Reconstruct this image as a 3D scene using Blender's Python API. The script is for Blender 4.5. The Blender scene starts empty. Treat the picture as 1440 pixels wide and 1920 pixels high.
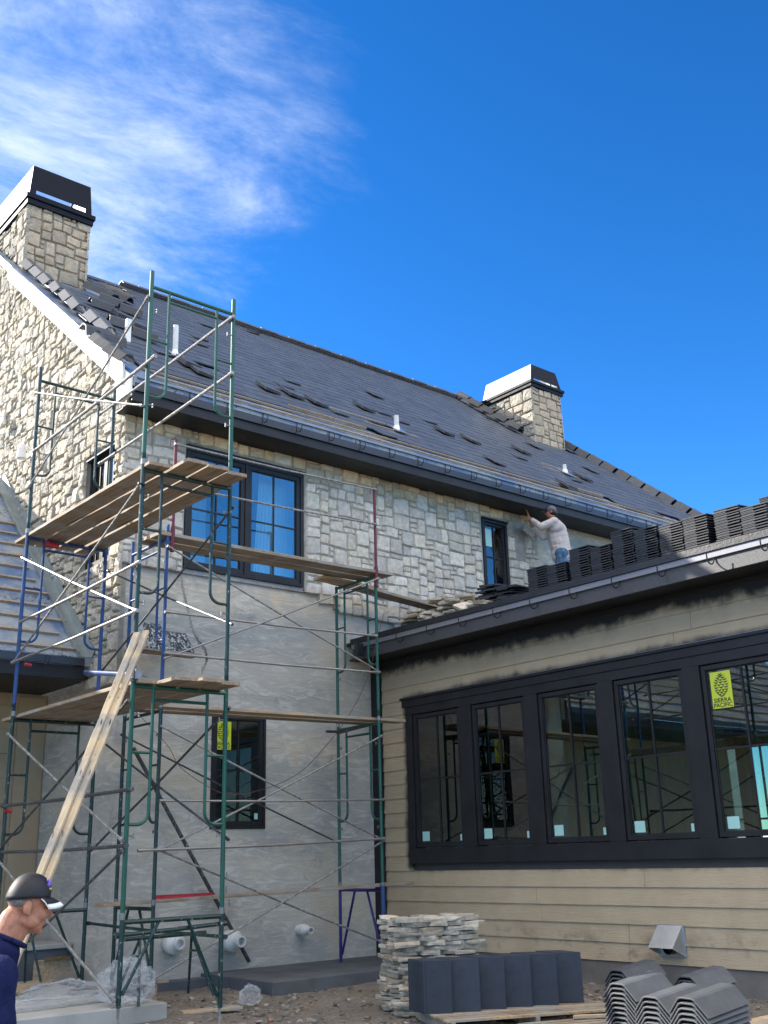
import bpy, bmesh, math, random
import numpy as np
from mathutils import Vector, Matrix, noise
random.seed(7)
S = bpy.context.scene
COL = S.collection
# ------------------------------------------------------------------ camera, world, sun, exposure
F_PX = 1994.67
PITCH, ROLL, YAW = 0.31177, -0.026973, 0.703164
CAMZ = 1.33
cy, sy, cp, sp, cr, sr = math.cos(YAW), math.sin(YAW), math.cos(PITCH), math.sin(PITCH), math.cos(ROLL), math.sin(ROLL)
fwd = Vector((sy*cp, cy*cp, sp)); rgt = Vector((cy, -sy, 0)); upv = rgt.cross(fwd)
r2 = rgt*cr + upv*sr; u2 = -rgt*sr + upv*cr
cam_d = bpy.data.cameras.new('camera'); cam = bpy.data.objects.new('camera', cam_d); COL.objects.link(cam)
M = Matrix((( r2.x, u2.x, -fwd.x, 0), (r2.y, u2.y, -fwd.y, 0), (r2.z, u2.z, -fwd.z, CAMZ), (0, 0, 0, 1)))
cam.matrix_world = M
cam_d.sensor_fit = 'HORIZONTAL'; cam_d.sensor_width = 36; cam_d.lens = 36*F_PX/1440; cam_d.clip_end = 3000
S.camera = cam

SUN_DIR = Vector((-0.667, 1.0, 0.645)).normalized()      # towards the sun
SUN_EL = math.asin(SUN_DIR.z)
sun_d = bpy.data.lights.new('sun', 'SUN'); sun_d.energy = 3.8; sun_d.angle = math.radians(0.5); sun_d.color = (1.0, 0.93, 0.83)
sun = bpy.data.objects.new('sun', sun_d); COL.objects.link(sun)
sun.rotation_euler = SUN_DIR.to_track_quat('Z', 'Y').to_euler()
sun.location = (0, 0, 30)

W = bpy.data.worlds.new('World'); S.world = W; W.use_nodes = True
nt = W.node_tree; nt.nodes.clear()
def N(t, kind, **kw):
    n = t.nodes.new(kind)
    for k, v in kw.items():
        if k in ('loc',): continue
        if hasattr(n, k): setattr(n, k, v)
    return n
sky = N(nt, 'ShaderNodeTexSky'); sky.sky_type = 'NISHITA'; sky.sun_disc = False
sky.sun_elevation = SUN_EL; sky.sun_rotation = math.atan2(SUN_DIR.x, SUN_DIR.y)
sky.altitude = 1600; sky.air_density = 1.0; sky.dust_density = 0.25; sky.ozone_density = 4.0
tc = N(nt, 'ShaderNodeTexCoord')
def ray(px, py):
    d = r2*((px-720)/F_PX) - u2*((py-960)/F_PX) + fwd
    return d
cdir = ray(60, 150).normalized()
def vmath(t, op, a=None, b=None):
    n = t.nodes.new('ShaderNodeVectorMath'); n.operation = op
    for i, v in enumerate((a, b)):
        if v is None: continue
        if isinstance(v, (tuple, list, Vector)): n.inputs[i].default_value = tuple(v)
        else: t.links.new(v, n.inputs[i])
    return n
def fmath(t, op, a=None, b=None, c=None, clamp=False):
    n = t.nodes.new('ShaderNodeMath'); n.operation = op; n.use_clamp = clamp
    for i, v in enumerate((a, b, c)):
        if v is None: continue
        if isinstance(v, (int, float)): n.inputs[i].default_value = v
        else: t.links.new(v, n.inputs[i])
    return n.outputs[0]
def maprange(t, v, a, b, c=0.0, d=1.0, smooth=True):
    n = t.nodes.new('ShaderNodeMapRange')
    if smooth: n.interpolation_type = 'SMOOTHSTEP'
    t.links.new(v, n.inputs[0])
    for i, x in enumerate((a, b, c, d)): n.inputs[i+1].default_value = x
    return n.outputs[0]
def noisetex(t, vec, scale, detail=5, rough=0.55, dist=0.0):
    n = t.nodes.new('ShaderNodeTexNoise'); n.inputs['Scale'].default_value = scale
    n.inputs['Detail'].default_value = detail; n.inputs['Roughness'].default_value = rough; n.inputs['Distortion'].default_value = dist
    if vec is not None: t.links.new(vec, n.inputs['Vector'])
    return n
# thin cirrus: project the direction on a high flat layer so the streaks foreshorten as real cirrus do
sep = N(nt, 'ShaderNodeSeparateXYZ'); nt.links.new(tc.outputs['Generated'], sep.inputs[0])
zc = fmath(nt, 'MAXIMUM', sep.outputs[2], 0.05)
px_ = fmath(nt, 'DIVIDE', sep.outputs[0], zc); py_ = fmath(nt, 'DIVIDE', sep.outputs[1], zc)
cmb = N(nt, 'ShaderNodeCombineXYZ'); nt.links.new(px_, cmb.inputs[0]); nt.links.new(py_, cmb.inputs[1])
mp = N(nt, 'ShaderNodeMapping'); nt.links.new(cmb.outputs[0], mp.inputs[0])
mp.inputs['Rotation'].default_value = (0, 0, math.radians(35)); mp.inputs['Scale'].default_value = (1.0, 1.7, 1)
n1 = noisetex(nt, mp.outputs[0], 3.0, 14, 0.68, 0.25)
n2 = noisetex(nt, mp.outputs[0], 0.9, 3, 0.5, 0.3)
dot = vmath(nt, 'DOT_PRODUCT', tc.outputs['Generated'], cdir).outputs['Value']
dd = fmath(nt, 'ADD', dot, fmath(nt, 'MULTIPLY', fmath(nt, 'ADD', fmath(nt, 'SUBTRACT', n2.outputs[0], 0.5), fmath(nt, 'MULTIPLY', fmath(nt, 'SUBTRACT', n1.outputs[0], 0.5), .55)), 0.085))
region = fmath(nt, 'MULTIPLY', maprange(nt, dd, 0.964, 1.006), .64)
wisps = maprange(nt, n1.outputs[0], 0.22, 0.80)
# extra bright cloud added behind the viewer, out of view, to fill the shaded walls
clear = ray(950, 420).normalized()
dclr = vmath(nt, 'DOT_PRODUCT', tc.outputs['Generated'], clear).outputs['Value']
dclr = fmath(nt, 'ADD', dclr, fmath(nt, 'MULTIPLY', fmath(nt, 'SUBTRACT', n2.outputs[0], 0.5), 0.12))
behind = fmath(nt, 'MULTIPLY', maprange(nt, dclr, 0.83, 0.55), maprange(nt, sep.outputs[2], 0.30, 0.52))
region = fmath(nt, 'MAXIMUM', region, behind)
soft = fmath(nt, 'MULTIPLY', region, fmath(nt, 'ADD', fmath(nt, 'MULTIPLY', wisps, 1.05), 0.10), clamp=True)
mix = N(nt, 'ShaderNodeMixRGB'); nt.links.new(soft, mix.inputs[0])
hs = N(nt, 'ShaderNodeHueSaturation'); hs.inputs['Saturation'].default_value = 1.16; hs.inputs['Value'].default_value = .45
gm = N(nt, 'ShaderNodeGamma'); gm.inputs[1].default_value = 1.28; nt.links.new(sky.outputs[0], gm.inputs[0]); nt.links.new(gm.outputs[0], hs.inputs['Color'])
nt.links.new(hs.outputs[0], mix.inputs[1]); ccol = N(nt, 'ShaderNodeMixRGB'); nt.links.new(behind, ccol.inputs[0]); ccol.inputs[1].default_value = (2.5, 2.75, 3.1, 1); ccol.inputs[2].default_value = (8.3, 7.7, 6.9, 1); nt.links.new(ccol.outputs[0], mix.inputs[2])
bg = N(nt, 'ShaderNodeBackground'); bg.inputs[1].default_value = 0.15
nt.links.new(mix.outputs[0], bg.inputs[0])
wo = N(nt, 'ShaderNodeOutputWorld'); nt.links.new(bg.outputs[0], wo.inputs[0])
S.view_settings.view_transform = 'Standard'; S.view_settings.look = 'None'; S.view_settings.gamma = 1
S.view_settings.exposure = 1.7

# ------------------------------------------------------------------ measuring helpers (photo pixel -> point on a real plane)
CAM = Vector((0, 0, CAMZ))
def ax(px, py, x): d = ray(px, py); return CAM + d*(x/d.x)
def ay(px, py, y): d = ray(px, py); return CAM + d*(y/d.y)
def az(px, py, z): d = ray(px, py); return CAM + d*((z-CAMZ)/d.z)

# ------------------------------------------------------------------ object helpers
class MB:
    def __init__(s): s.v = []; s.f = []; s.c = []; s.use_c = False
    def add(s, vs, fs, col=None):
        o = len(s.v); s.v.extend([tuple(p) for p in vs]); s.f.extend([tuple(i+o for i in f) for f in fs])
        if col is not None: s.use_c = True
        s.c.extend([col if col is not None else (.5, .5, .5)]*len(fs))
        return s
    def box(s, a, b, m=None, col=None):
        x0, y0, z0 = a; x1, y1, z1 = b
        vs = [(x0,y0,z0),(x1,y0,z0),(x1,y1,z0),(x0,y1,z0),(x0,y0,z1),(x1,y0,z1),(x1,y1,z1),(x0,y1,z1)]
        if m is not None: vs = [m @ Vector(p) for p in vs]
        return s.add(vs, [(0,3,2,1),(4,5,6,7),(0,1,5,4),(1,2,6,5),(2,3,7,6),(3,0,4,7)], col)
    def tube(s, pts, r, n=8, col=None, cap=True):
        pts = [Vector(p) for p in pts]; rings = []; vs = []; fs = []
        rr = r if isinstance(r, (list, tuple)) else [r]*len(pts)
        t0 = (pts[1]-pts[0]).normalized()
        a = t0.orthogonal().normalized()
        for i, p in enumerate(pts):
            if i == 0: t = (pts[1]-pts[0])
            elif i == len(pts)-1: t = (pts[-1]-pts[-2])
            else: t = (pts[i+1]-pts[i]).normalized() + (pts[i]-pts[i-1]).normalized()
            t.normalize()
            a = (a - t*a.dot(t)).normalized(); b = t.cross(a)
            for k in range(n):
                an = 2*math.pi*k/n
                vs.append(p + (a*math.cos(an) + b*math.sin(an))*rr[i])
        for i in range(len(pts)-1):
            for k in range(n):
                fs.append((i*n+k, i*n+(k+1)%n, (i+1)*n+(k+1)%n, (i+1)*n+k))
        if cap:
            fs.append(tuple(reversed(range(n)))); fs.append(tuple((len(pts)-1)*n+k for k in range(n)))
        return s.add(vs, fs, col)
    def prism(s, poly, ext, m=None, col=None):
        """poly: list of 3D points (planar), ext: extrusion vector"""
        n = len(poly); poly = [Vector(p) for p in poly]; e = Vector(ext)
        vs = poly + [p+e for p in poly]
        if m is not None: vs = [m @ p for p in vs]
        fs = [tuple(range(n)), tuple(reversed(range(n, 2*n)))] + [(i, i+n, (i+1)%n+n, (i+1)%n) for i in range(n)]
        return s.add(vs, fs, col)
    def ell(s, c, r, seg=16, ring=10, m=None, col=None):
        vs = []; fs = []
        for j in range(ring+1):
            th = math.pi*j/ring
            for k in range(seg):
                ph = 2*math.pi*k/seg
                vs.append(Vector((r[0]*math.sin(th)*math.cos(ph), r[1]*math.sin(th)*math.sin(ph), r[2]*math.cos(th))))
        for j in range(ring):
            for k in range(seg):
                fs.append((j*seg+k, j*seg+(k+1)%seg, (j+1)*seg+(k+1)%seg, (j+1)*seg+k))
        if m is not None: vs = [m @ p for p in vs]
        vs = [p+Vector(c) for p in vs]
        return s.add(vs, fs, col)
    def build(s, name, m=None, parent=None, smooth=False, bevel=0, fix=True):
        me = bpy.data.meshes.new(name); me.from_pydata(s.v, [], s.f); me.update()
        if s.use_c:
            at = me.color_attributes.new('tone', 'FLOAT_COLOR', 'CORNER')
            buf = np.ones((len(me.loops), 4), dtype=np.float32); i = 0
            for p, c in zip(me.polygons, s.c):
                k = p.loop_total; buf[i:i+k, 0] = c[0]; buf[i:i+k, 1] = c[1]; buf[i:i+k, 2] = c[2]; i += k
            at.data.foreach_set('color', buf.ravel())
        if fix:
            bm = bmesh.new(); bm.from_mesh(me); bmesh.ops.recalc_face_normals(bm, faces=bm.faces); bm.to_mesh(me); bm.free()
        if smooth: me.polygons.foreach_set('use_smooth', [True]*len(me.polygons))
        o = bpy.data.objects.new(name, me); COL.objects.link(o)
        if m: me.materials.append(m)
        if parent is not None: put(o, parent)
        if bevel:
            b = o.modifiers.new('bevel', 'BEVEL'); b.width = bevel; b.segments = 2; b.limit_method = 'ANGLE'
        return o
def put(o, parent):
    o.parent = parent; o.matrix_parent_inverse = Matrix.Translation(-Vector(root_loc(parent)))
def root_loc(p):
    v = Vector((0, 0, 0))
    while p is not None:
        v += Vector(p.location); 
        if p.parent is not None: v += p.matrix_parent_inverse.translation
        p = p.parent
    return v
def thing(name, label, cat, loc=(0, 0, 0), group=None):
    o = bpy.data.objects.new(name, None); COL.objects.link(o); o.location = loc; o.empty_display_size = .2
    tag(o, label, cat, group); return o
def tag(o, label=None, cat=None, group=None, kind=None):
    if label: o['label'] = label
    if cat: o['category'] = cat
    if group: o['group'] = group
    if kind: o['kind'] = kind
    return o
def recentre(o):
    """move a one-mesh thing's origin to its base"""
    me = o.data; n = len(me.vertices); a = np.empty(n*3); me.vertices.foreach_get('co', a); a = a.reshape(-1, 3)
    c = Vector(((a[:,0].min()+a[:,0].max())/2, (a[:,1].min()+a[:,1].max())/2, a[:,2].min()))
    me.transform(Matrix.Translation(-c)); o.location = c; return o

# ------------------------------------------------------------------ materials
MATS = {}
def newmat(name, rough=.6, metal=0.0, spec=.5):
    m = bpy.data.materials.new(name); m.use_nodes = True; t = m.node_tree; b = t.nodes['Principled BSDF']
    b.inputs['Roughness'].default_value = rough; b.inputs['Metallic'].default_value = metal
    b.inputs['Specular IOR Level'].default_value = spec
    MATS[name] = m; return m, t, b
def ramp(t, fac, stops):
    r = t.nodes.new('ShaderNodeValToRGB'); t.links.new(fac, r.inputs[0]); e = r.color_ramp.elements
    while len(e) < len(stops): e.new(0.5)
    for el, (p, c) in zip(e, stops): el.position = p; el.color = (*c, 1)
    return r.outputs[0]
def bump(t, b, h, strength=.3, dist=.01):
    n = t.nodes.new('ShaderNodeBump'); n.inputs['Strength'].default_value = strength; n.inputs['Distance'].default_value = dist
    t.links.new(h, n.inputs['Height']); t.links.new(n.outputs[0], b.inputs['Normal']); return n
def geo(t): return t.nodes.new('ShaderNodeNewGeometry').outputs['Position']
def scaled(t, vec, s, rot=(0,0,0)):
    m = t.nodes.new('ShaderNodeMapping'); t.links.new(vec, m.inputs[0]); m.inputs['Scale'].default_value = s; m.inputs['Rotation'].default_value = rot; return m.outputs[0]
def mixc(t, f, a, b, mode='MIX'):
    m = t.nodes.new('ShaderNodeMixRGB'); m.blend_type = mode
    for i, v in enumerate((f, a, b)):
        if isinstance(v, (int, float)): m.inputs[i].default_value = v
        elif isinstance(v, tuple): m.inputs[i].default_value = (*v[:3], 1)
        else: t.links.new(v, m.inputs[i])
    return m.outputs[0]
def simple(name, c, rough=.6, metal=0, var=.25, scale=6, bumpd=.002, detail=6, spec=.5, stretch=(1,1,1), coord='pos', bstr=.4):
    m, t, b = newmat(name, rough, metal, spec)
    p = geo(t) if coord == 'pos' else t.nodes.new('ShaderNodeTexCoord').outputs['Object']
    v = scaled(t, p, stretch)
    n = noisetex(t, v, scale, detail, .6)
    lo = tuple(x*(1-var) for x in c); hi = tuple(min(1, x*(1+var)) for x in c)
    t.links.new(ramp(t, n.outputs[0], [(.3, lo), (.7, hi)]), b.inputs['Base Color'])
    n2 = noisetex(t, v, scale*7, 4, .6)
    bump(t, b, n2.outputs[0], bstr, bumpd)
    rr = fmath(t, 'ADD', fmath(t, 'MULTIPLY', fmath(t, 'SUBTRACT', n2.outputs[0], .5), .25), rough); t.links.new(rr, b.inputs['Roughness'])
    return m
def tone_mat(name, rough=.85, nscale=18, var=.3, bumpd=.006, bstr=.7, spec=.3, speck=(.75,.74,.70), specamt=.25):
    """colour comes from each stone's or tile's own tone attribute"""
    m, t, b = newmat(name, rough, 0, spec)
    a = t.nodes.new('ShaderNodeAttribute'); a.attribute_name = 'tone'
    p = t.nodes.new('ShaderNodeTexCoord').outputs['Object']
    n = noisetex(t, p, nscale, 8, .65); n2 = noisetex(t, p, nscale*.35, 5, .6, .4)
    f = ramp(t, n.outputs[0], [(.28, (1-var,)*3), (.72, (1+var,)*3)])
    oi = t.nodes.new('ShaderNodeObjectInfo'); f = mixc(t, 1.0, f, ramp(t, oi.outputs['Random'], [(0, (.80,.80,.80)), (1, (1.2,1.2,1.2))]), 'MULTIPLY')
    c = mixc(t, 1.0, a.outputs['Color'], f, 'MULTIPLY')
    sp_ = maprange(t, n2.outputs[0], .58, .72)
    sp2 = fmath(t, 'MULTIPLY', sp_, fmath(t, 'MULTIPLY', maprange(t, n.outputs[0], .5, .62), specamt))
    c = mixc(t, sp2, c, speck)
    t.links.new(c, b.inputs['Base Color'])
    n3 = noisetex(t, p, nscale*2.2, 6, .7)
    bump(t, b, fmath(t, 'ADD', n3.outputs[0], fmath(t, 'MULTIPLY', n2.outputs[0], 2)), bstr, bumpd)
    return m
M_stone = tone_mat('limestone', .88, 14, .28, .012, .75, specamt=.35)
M_stone_rough = tone_mat('split_limestone', .9, 16, .22, .045, 1.0, specamt=.15)
M_slab_stone = tone_mat('loose_stone', .9, 22, .3, .006, .8, specamt=.3)
M_tile = tone_mat('slate_tile', .52, 9, .22, .003, .35, spec=.45, specamt=0)
M_mortar = simple('mortar', (.30,.285,.255), .95, var=.25, scale=9, bumpd=.01)
M_dark = simple('dark_bronze_paint', (.0165,.0165,.019), .48, var=.3, scale=3, bumpd=.0025, spec=.28)
M_gutter = simple('gutter_metal', (.022,.024,.03), .35, 0, .2, 2, .001)
M_drip = simple('drip_edge_metal', (.20,.22,.24), .38, .6, .15, 2, .001)
M_white = simple('primed_board', (.78,.77,.74), .7, var=.08, scale=5, bumpd=.002)
M_galv = simple('galvanised_metal', (.52,.55,.58), .33, .85, .12, 5, .002)
M_capblack = simple('black_sheet_metal', (.006,.009,.018), .5, 0, .2, 2, .001, spec=.12)
M_bolt = simple('steel', (.22,.22,.22), .45, .7, .15, 9, .001)
M_black = simple('black_plastic', (.012,.012,.014), .45, var=.2, scale=6, bumpd=.0005)
M_pvc = simple('pvc', (.66,.66,.63), .45, var=.08, scale=8, bumpd=.0008)
M_skin = simple('skin', (.34,.145,.085), .55, var=.28, scale=34, bumpd=.001, coord='obj')
M_hair = simple('grey_hair', (.16,.14,.13), .8, var=.5, scale=120, bumpd=.003, coord='obj')
M_navy = simple('navy_cloth', (.012,.016,.06), .9, var=.3, scale=14, bumpd=.008, coord='obj', bstr=.8, spec=.1)
M_shirt = simple('pale_shirt', (.58,.52,.50), .9, var=.10, scale=7, bumpd=.02, coord='obj', bstr=1, stretch=(1,1,3), spec=.2)
M_jeans = simple('jeans', (.06,.13,.22), .9, var=.6, scale=9, bumpd=.01, coord='obj', stretch=(2,2,.8))
M_capcloth = simple('cap_cloth', (.006,.006,.010), .6, var=.3, scale=30, bumpd=.001, coord='obj')
M_greycloth = simple('grey_cap', (.11,.12,.15), .85, var=.3, scale=30, bumpd=.002, coord='obj')
M_whitecloth = simple('white_cloth', (.8,.8,.78), .8, var=.08, scale=30, bumpd=.001, coord='obj')
M_red = simple('red_plastic', (.42,.02,.04), .45, var=.25, scale=12, bumpd=.001)
M_membrane = simple('black_membrane', (.01,.011,.014), .5, var=.4, scale=5, bumpd=.01)
M_stud = simple('stud_wood', (.50,.46,.26), .7, var=.12, scale=6, bumpd=.001, stretch=(1,1,.1))
M_curtain = simple('curtain', (.80,.82,.82), .9, var=.1, scale=3, bumpd=.02, stretch=(6,6,.3))
M_room = simple('room_lining', (.42,.42,.39), .9, var=.25, scale=2, bumpd=.002)
M_sheet = simple('plastic_sheeting', (.10,.24,.22), .35, var=.4, scale=3, bumpd=.03, stretch=(1,3,.7), bstr=1)

def wood(name, c, dark=.35, grain=26):
    m, t, b = newmat(name, .78, 0, .3)
    p = t.nodes.new('ShaderNodeTexCoord').outputs['Object']
    v = scaled(t, p, (1, .06, 1)); n = noisetex(t, v, grain, 6, .6, .6); n2 = noisetex(t, p, 2.5, 5, .6)
    n3 = noisetex(t, scaled(t, p, (1,.25,1)), 40, 3, .5)
    c1 = ramp(t, n.outputs[0], [(.3, tuple(x*dark for x in c)), (.5, c), (.75, tuple(min(1, x*1.35) for x in c))])
    c2 = mixc(t, maprange(t, n2.outputs[0], .42, .66), c1, (.30,.285,.26))
    c3 = mixc(t, maprange(t, n3.outputs[0], .66, .74), c2, (.03,.025,.02))
    t.links.new(c3, b.inputs['Base Color']); bump(t, b, n.outputs[0], .5, .004); return m
M_plank = wood('weathered_plank', (.27,.205,.14))
M_plank2 = wood('newer_plank', (.42,.31,.19), .5)
M_lumber = wood('lumber', (.58,.45,.29), .6)
M_batten = wood('batten_wood', (.33,.24,.16), .6)

def paint_chipped(name, c, chip=(.42,.44,.42), amt=.60, metal=.1):
    m, t, b = newmat(name, .42, metal, .5)
    p = geo(t); n = noisetex(t, scaled(t, p, (1,1,.55)), 28, 8, .75, .3); n2 = noisetex(t, p, 60, 5, .6)
    f = maprange(t, fmath(t, 'ADD', n.outputs[0], fmath(t, 'MULTIPLY', n2.outputs[0], .12)), amt, amt+.05)
    n4 = noisetex(t, p, 4, 3, .5)
    base = mixc(t, n4.outputs[0], tuple(x*.55 for x in c), tuple(x*1.3 for x in c))
    t.links.new(mixc(t, f, base, chip), b.inputs['Base Color'])
    t.links.new(fmath(t, 'ADD', fmath(t, 'MULTIPLY', f, .45), .38), b.inputs['Roughness'])
    bump(t, b, fmath(t, 'MULTIPLY', f, n2.outputs[0]), .6, .003); return m
M_green = paint_chipped('green_scaffold_paint', (.008,.085,.06), amt=.70)
M_green_d = paint_chipped('dark_green_scaffold_paint', (.006,.035,.035), amt=.655)
M_blue = paint_chipped('blue_scaffold_paint', (.015,.055,.18), amt=.67)
M_maroon = paint_chipped('maroon_paint', (.13,.012,.02), amt=.68)
M_purple = paint_chipped('violet_blue_paint', (.02,.015,.16), amt=.74)
M_tube = paint_chipped('grey_brace_paint', (.20,.205,.20), chip=(.36,.36,.34), amt=.56, metal=.4)
M_tube_s = paint_chipped('bright_brace_zinc', (.26,.25,.24), chip=(.36,.36,.35), amt=.60, metal=.5)
M_tube_d = paint_chipped('dark_brace_paint', (.05,.055,.06), chip=(.24,.25,.25), amt=.62, metal=.2)

# plaster (scratch coat) with trowel sweeps, damp patches
m, t, b = newmat('plaster', .92, 0, .2); M_plaster = m
p = geo(t); n1 = noisetex(t, scaled(t, p, (.5,.5,1.3)), 1.1, 6, .6, .5); n2 = noisetex(t, scaled(t, p, (.5,.5,1.9)), 5, 7, .66, 1.4); n3 = noisetex(t, p, 40, 5, .6)
c = ramp(t, n1.outputs[0], [(.30, (.34,.335,.315)), (.48, (.44,.425,.385)), (.68, (.54,.505,.43))])
c = mixc(t, .55, c, ramp(t, n2.outputs[0], [(.25, (.78,.79,.80)), (.75, (1.15,1.14,1.12))]), 'MULTIPLY')
c = mixc(t, fmath(t, 'MULTIPLY', maprange(t, n2.outputs[0], .50, .64), .6), c, (.62,.60,.55))
nq = noisetex(t, scaled(t, p, (1,1,.8)), .7, 8, .7, 1.0)
c = mixc(t, fmath(t, 'MULTIPLY', maprange(t, nq.outputs[0], .50, .58), .65), c, (.53,.465,.36))
sp3 = noisetex(t, p, 55, 3, .5); c = mixc(t, fmath(t, 'MULTIPLY', maprange(t, sp3.outputs[0], .70, .74), .7), c, (.16,.155,.15))
c = mixc(t, fmath(t, 'MULTIPLY', maprange(t, noisetex(t, p, 1.9, 7, .7).outputs[0], .56, .70), .6), c, (.27,.27,.265))
t.links.new(c, b.inputs['Base Color'])
bump(t, b, fmath(t, 'ADD', n2.outputs[0], fmath(t, 'MULTIPLY', n3.outputs[0], .35)), .8, .018)

# siding: tan paint, wood-grain emboss, black overspray round the trim and under the eave
m, t, b = newmat('siding', .62, 0, .35); M_siding = m
p = geo(t); s3 = t.nodes.new('ShaderNodeSeparateXYZ'); t.links.new(p, s3.inputs[0]); Y_, Z_ = s3.outputs[1], s3.outputs[2]
nb = noisetex(t, p, 2.2, 5, .6, .4); ns = noisetex(t, p, 9, 5, .6)
wob = fmath(t, 'ADD', fmath(t, 'MULTIPLY', fmath(t, 'SUBTRACT', nb.outputs[0], .5), .34), fmath(t, 'MULTIPLY', fmath(t, 'SUBTRACT', ns.outputs[0], .5), .10))
def boxdist(y0, y1, z0, z1):
    dy = fmath(t, 'MAXIMUM', fmath(t, 'SUBTRACT', y0, Y_), fmath(t, 'SUBTRACT', Y_, y1))
    dz = fmath(t, 'MAXIMUM', fmath(t, 'SUBTRACT', z0, Z_), fmath(t, 'SUBTRACT', Z_, z1))
    dy = fmath(t, 'MAXIMUM', dy, 0.0); dz = fmath(t, 'MAXIMUM', dz, 0.0)
    return fmath(t, 'SQRT', fmath(t, 'ADD', fmath(t, 'MULTIPLY', dy, dy), fmath(t, 'MULTIPLY', dz, dz)))
d1 = fmath(t, 'ADD', boxdist(4.5, 12.25, 1.19, 3.56), fmath(t, 'MULTIPLY', wob, .45))
spray = maprange(t, d1, .01, .13, 1, 0)
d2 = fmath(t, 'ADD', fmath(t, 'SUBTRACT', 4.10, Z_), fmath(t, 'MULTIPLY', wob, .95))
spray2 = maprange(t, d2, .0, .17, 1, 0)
d3 = fmath(t, 'ADD', boxdist(12.86, 13.2, 0, 5), fmath(t, 'MULTIPLY', wob, .3)); spray3 = maprange(t, d3, .0, .07, 1, 0)
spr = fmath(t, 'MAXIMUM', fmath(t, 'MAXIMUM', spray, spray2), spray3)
grain = noisetex(t, scaled(t, p, (1,.12,1.6)), 34, 5, .6, 1.6)
dirt = fmath(t, 'MULTIPLY', maprange(t, noisetex(t, scaled(t, p, (1,.6,1)), 4, 8, .7).outputs[0], .50, .66), maprange(t, Z_, .55, .2))
dirt = fmath(t, 'MULTIPLY', dirt, .55)
base = ramp(t, nb.outputs[0], [(.3, (.41,.325,.213)), (.7, (.475,.385,.26))])
base = mixc(t, dirt, base, (.10,.085,.065))
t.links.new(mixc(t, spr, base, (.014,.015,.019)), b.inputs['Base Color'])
bump(t, b, grain.outputs[0], .8, .009)

# blue underlayment with dark scribbled print
m, t, b = newmat('blue_underlayment', .45, 0, .4); M_under = m
p = t.nodes.new('ShaderNodeTexCoord').outputs['Object']
wv = noisetex(t, p, 2.6, 3, .5, 2.2)
line = maprange(t, fmath(t, 'ABSOLUTE', fmath(t, 'SUBTRACT', wv.outputs[0], .5)), .006, .02, 1, 0)
gate = maprange(t, noisetex(t, p, 1.2, 2, .5).outputs[0], .5, .56)
dst = noisetex(t, p, 1.6, 6, .65)
cc = mixc(t, maprange(t, dst.outputs[0], .34, .60), (.07,.13,.26), (.26,.29,.31))
t.links.new(mixc(t, fmath(t, 'MULTIPLY', line, gate), cc, (.01,.015,.04)), b.inputs['Base Color']); bump(t, b, dst.outputs[0], .4, .01)

# concrete and ground
m, t, b = newmat('dirt_ground', .95, 0, .15); M_ground = m
p = geo(t); n1 = noisetex(t, p, .8, 8, .65); n2 = noisetex(t, p, 14, 8, .7); vr = t.nodes.new('ShaderNodeTexVoronoi'); vr.inputs['Scale'].default_value = 16; t.links.new(p, vr.inputs['Vector'])
c = ramp(t, n1.outputs[0], [(.3, (.165,.145,.12)), (.7, (.27,.245,.215))]); c = mixc(t, .7, c, ramp(t, n2.outputs[0], [(.3, (.5,.5,.5)), (.75, (1.5,1.5,1.5))]), 'MULTIPLY')
c = mixc(t, maprange(t, vr.outputs['Distance'], .10, .16, .6, 0), c, (.28,.27,.25))
t.links.new(c, b.inputs['Base Color']); bump(t, b, fmath(t, 'ADD', n2.outputs[0], n1.outputs[0]), .9, .05)
M_conc = simple('concrete', (.36,.36,.34), .85, var=.18, scale=2.2, bumpd=.004)
M_conc_d = simple('coated_foundation', (.09,.10,.115), .75, var=.3, scale=2.5, bumpd=.006)
M_panel = simple('tan_panel', (.36,.28,.18), .6, var=.08, scale=3, bumpd=.001)

def glass(name, tint, refl, trans=.85, rough=.0):
    m = bpy.data.materials.new(name); m.use_nodes = True; t = m.node_tree; t.nodes.clear()
    tr = t.nodes.new('ShaderNodeBsdfTransparent'); tr.inputs[0].default_value = (*[x*trans for x in tint], 1)
    gl = t.nodes.new('ShaderNodeBsdfGlossy'); gl.inputs['Roughness'].default_value = rough; gl.inputs[0].default_value = (.88,.86,.82,1)
    fr = t.nodes.new('ShaderNodeFresnel'); fr.inputs[0].default_value = 1.5
    p = geo(t); nz = noisetex(t, p, .9, 2, .5); bp = t.nodes.new('ShaderNodeBump'); bp.inputs['Strength'].default_value = .08; bp.inputs['Distance'].default_value = .02
    t.links.new(nz.outputs[0], bp.inputs['Height']); t.links.new(bp.outputs[0], gl.inputs['Normal'])
    f = fmath(t, 'ADD', fmath(t, 'MULTIPLY', fr.outputs[0], 1.1), refl, clamp=True)
    mx = t.nodes.new('ShaderNodeMixShader'); t.links.new(f, mx.inputs[0]); t.links.new(tr.outputs[0], mx.inputs[1]); t.links.new(gl.outputs[0], mx.inputs[2])
    o = t.nodes.new('ShaderNodeOutputMaterial'); t.links.new(mx.outputs[0], o.inputs[0]); return m
M_glass = glass('coated_glass', (.78,.90,.93), .10, .98)
M_glass_g = glass('clear_glass', (.58,.80,.77), .09, .80)
m, t, b = newmat('thin_plastic', .3, 0, .5); M_bag = m
b.inputs['Base Color'].default_value = (.58,.61,.64,1); b.inputs['Alpha'].default_value = .24; b.inputs['Subsurface Weight'].default_value = 0
bump(t, b, noisetex(t, geo(t), 30, 5, .6, 1).outputs[0], .8, .02)
def flat(name, c, rough=.6):
    m, t, b = newmat(name, rough); b.inputs['Base Color'].default_value = (*c, 1); return m
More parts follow.
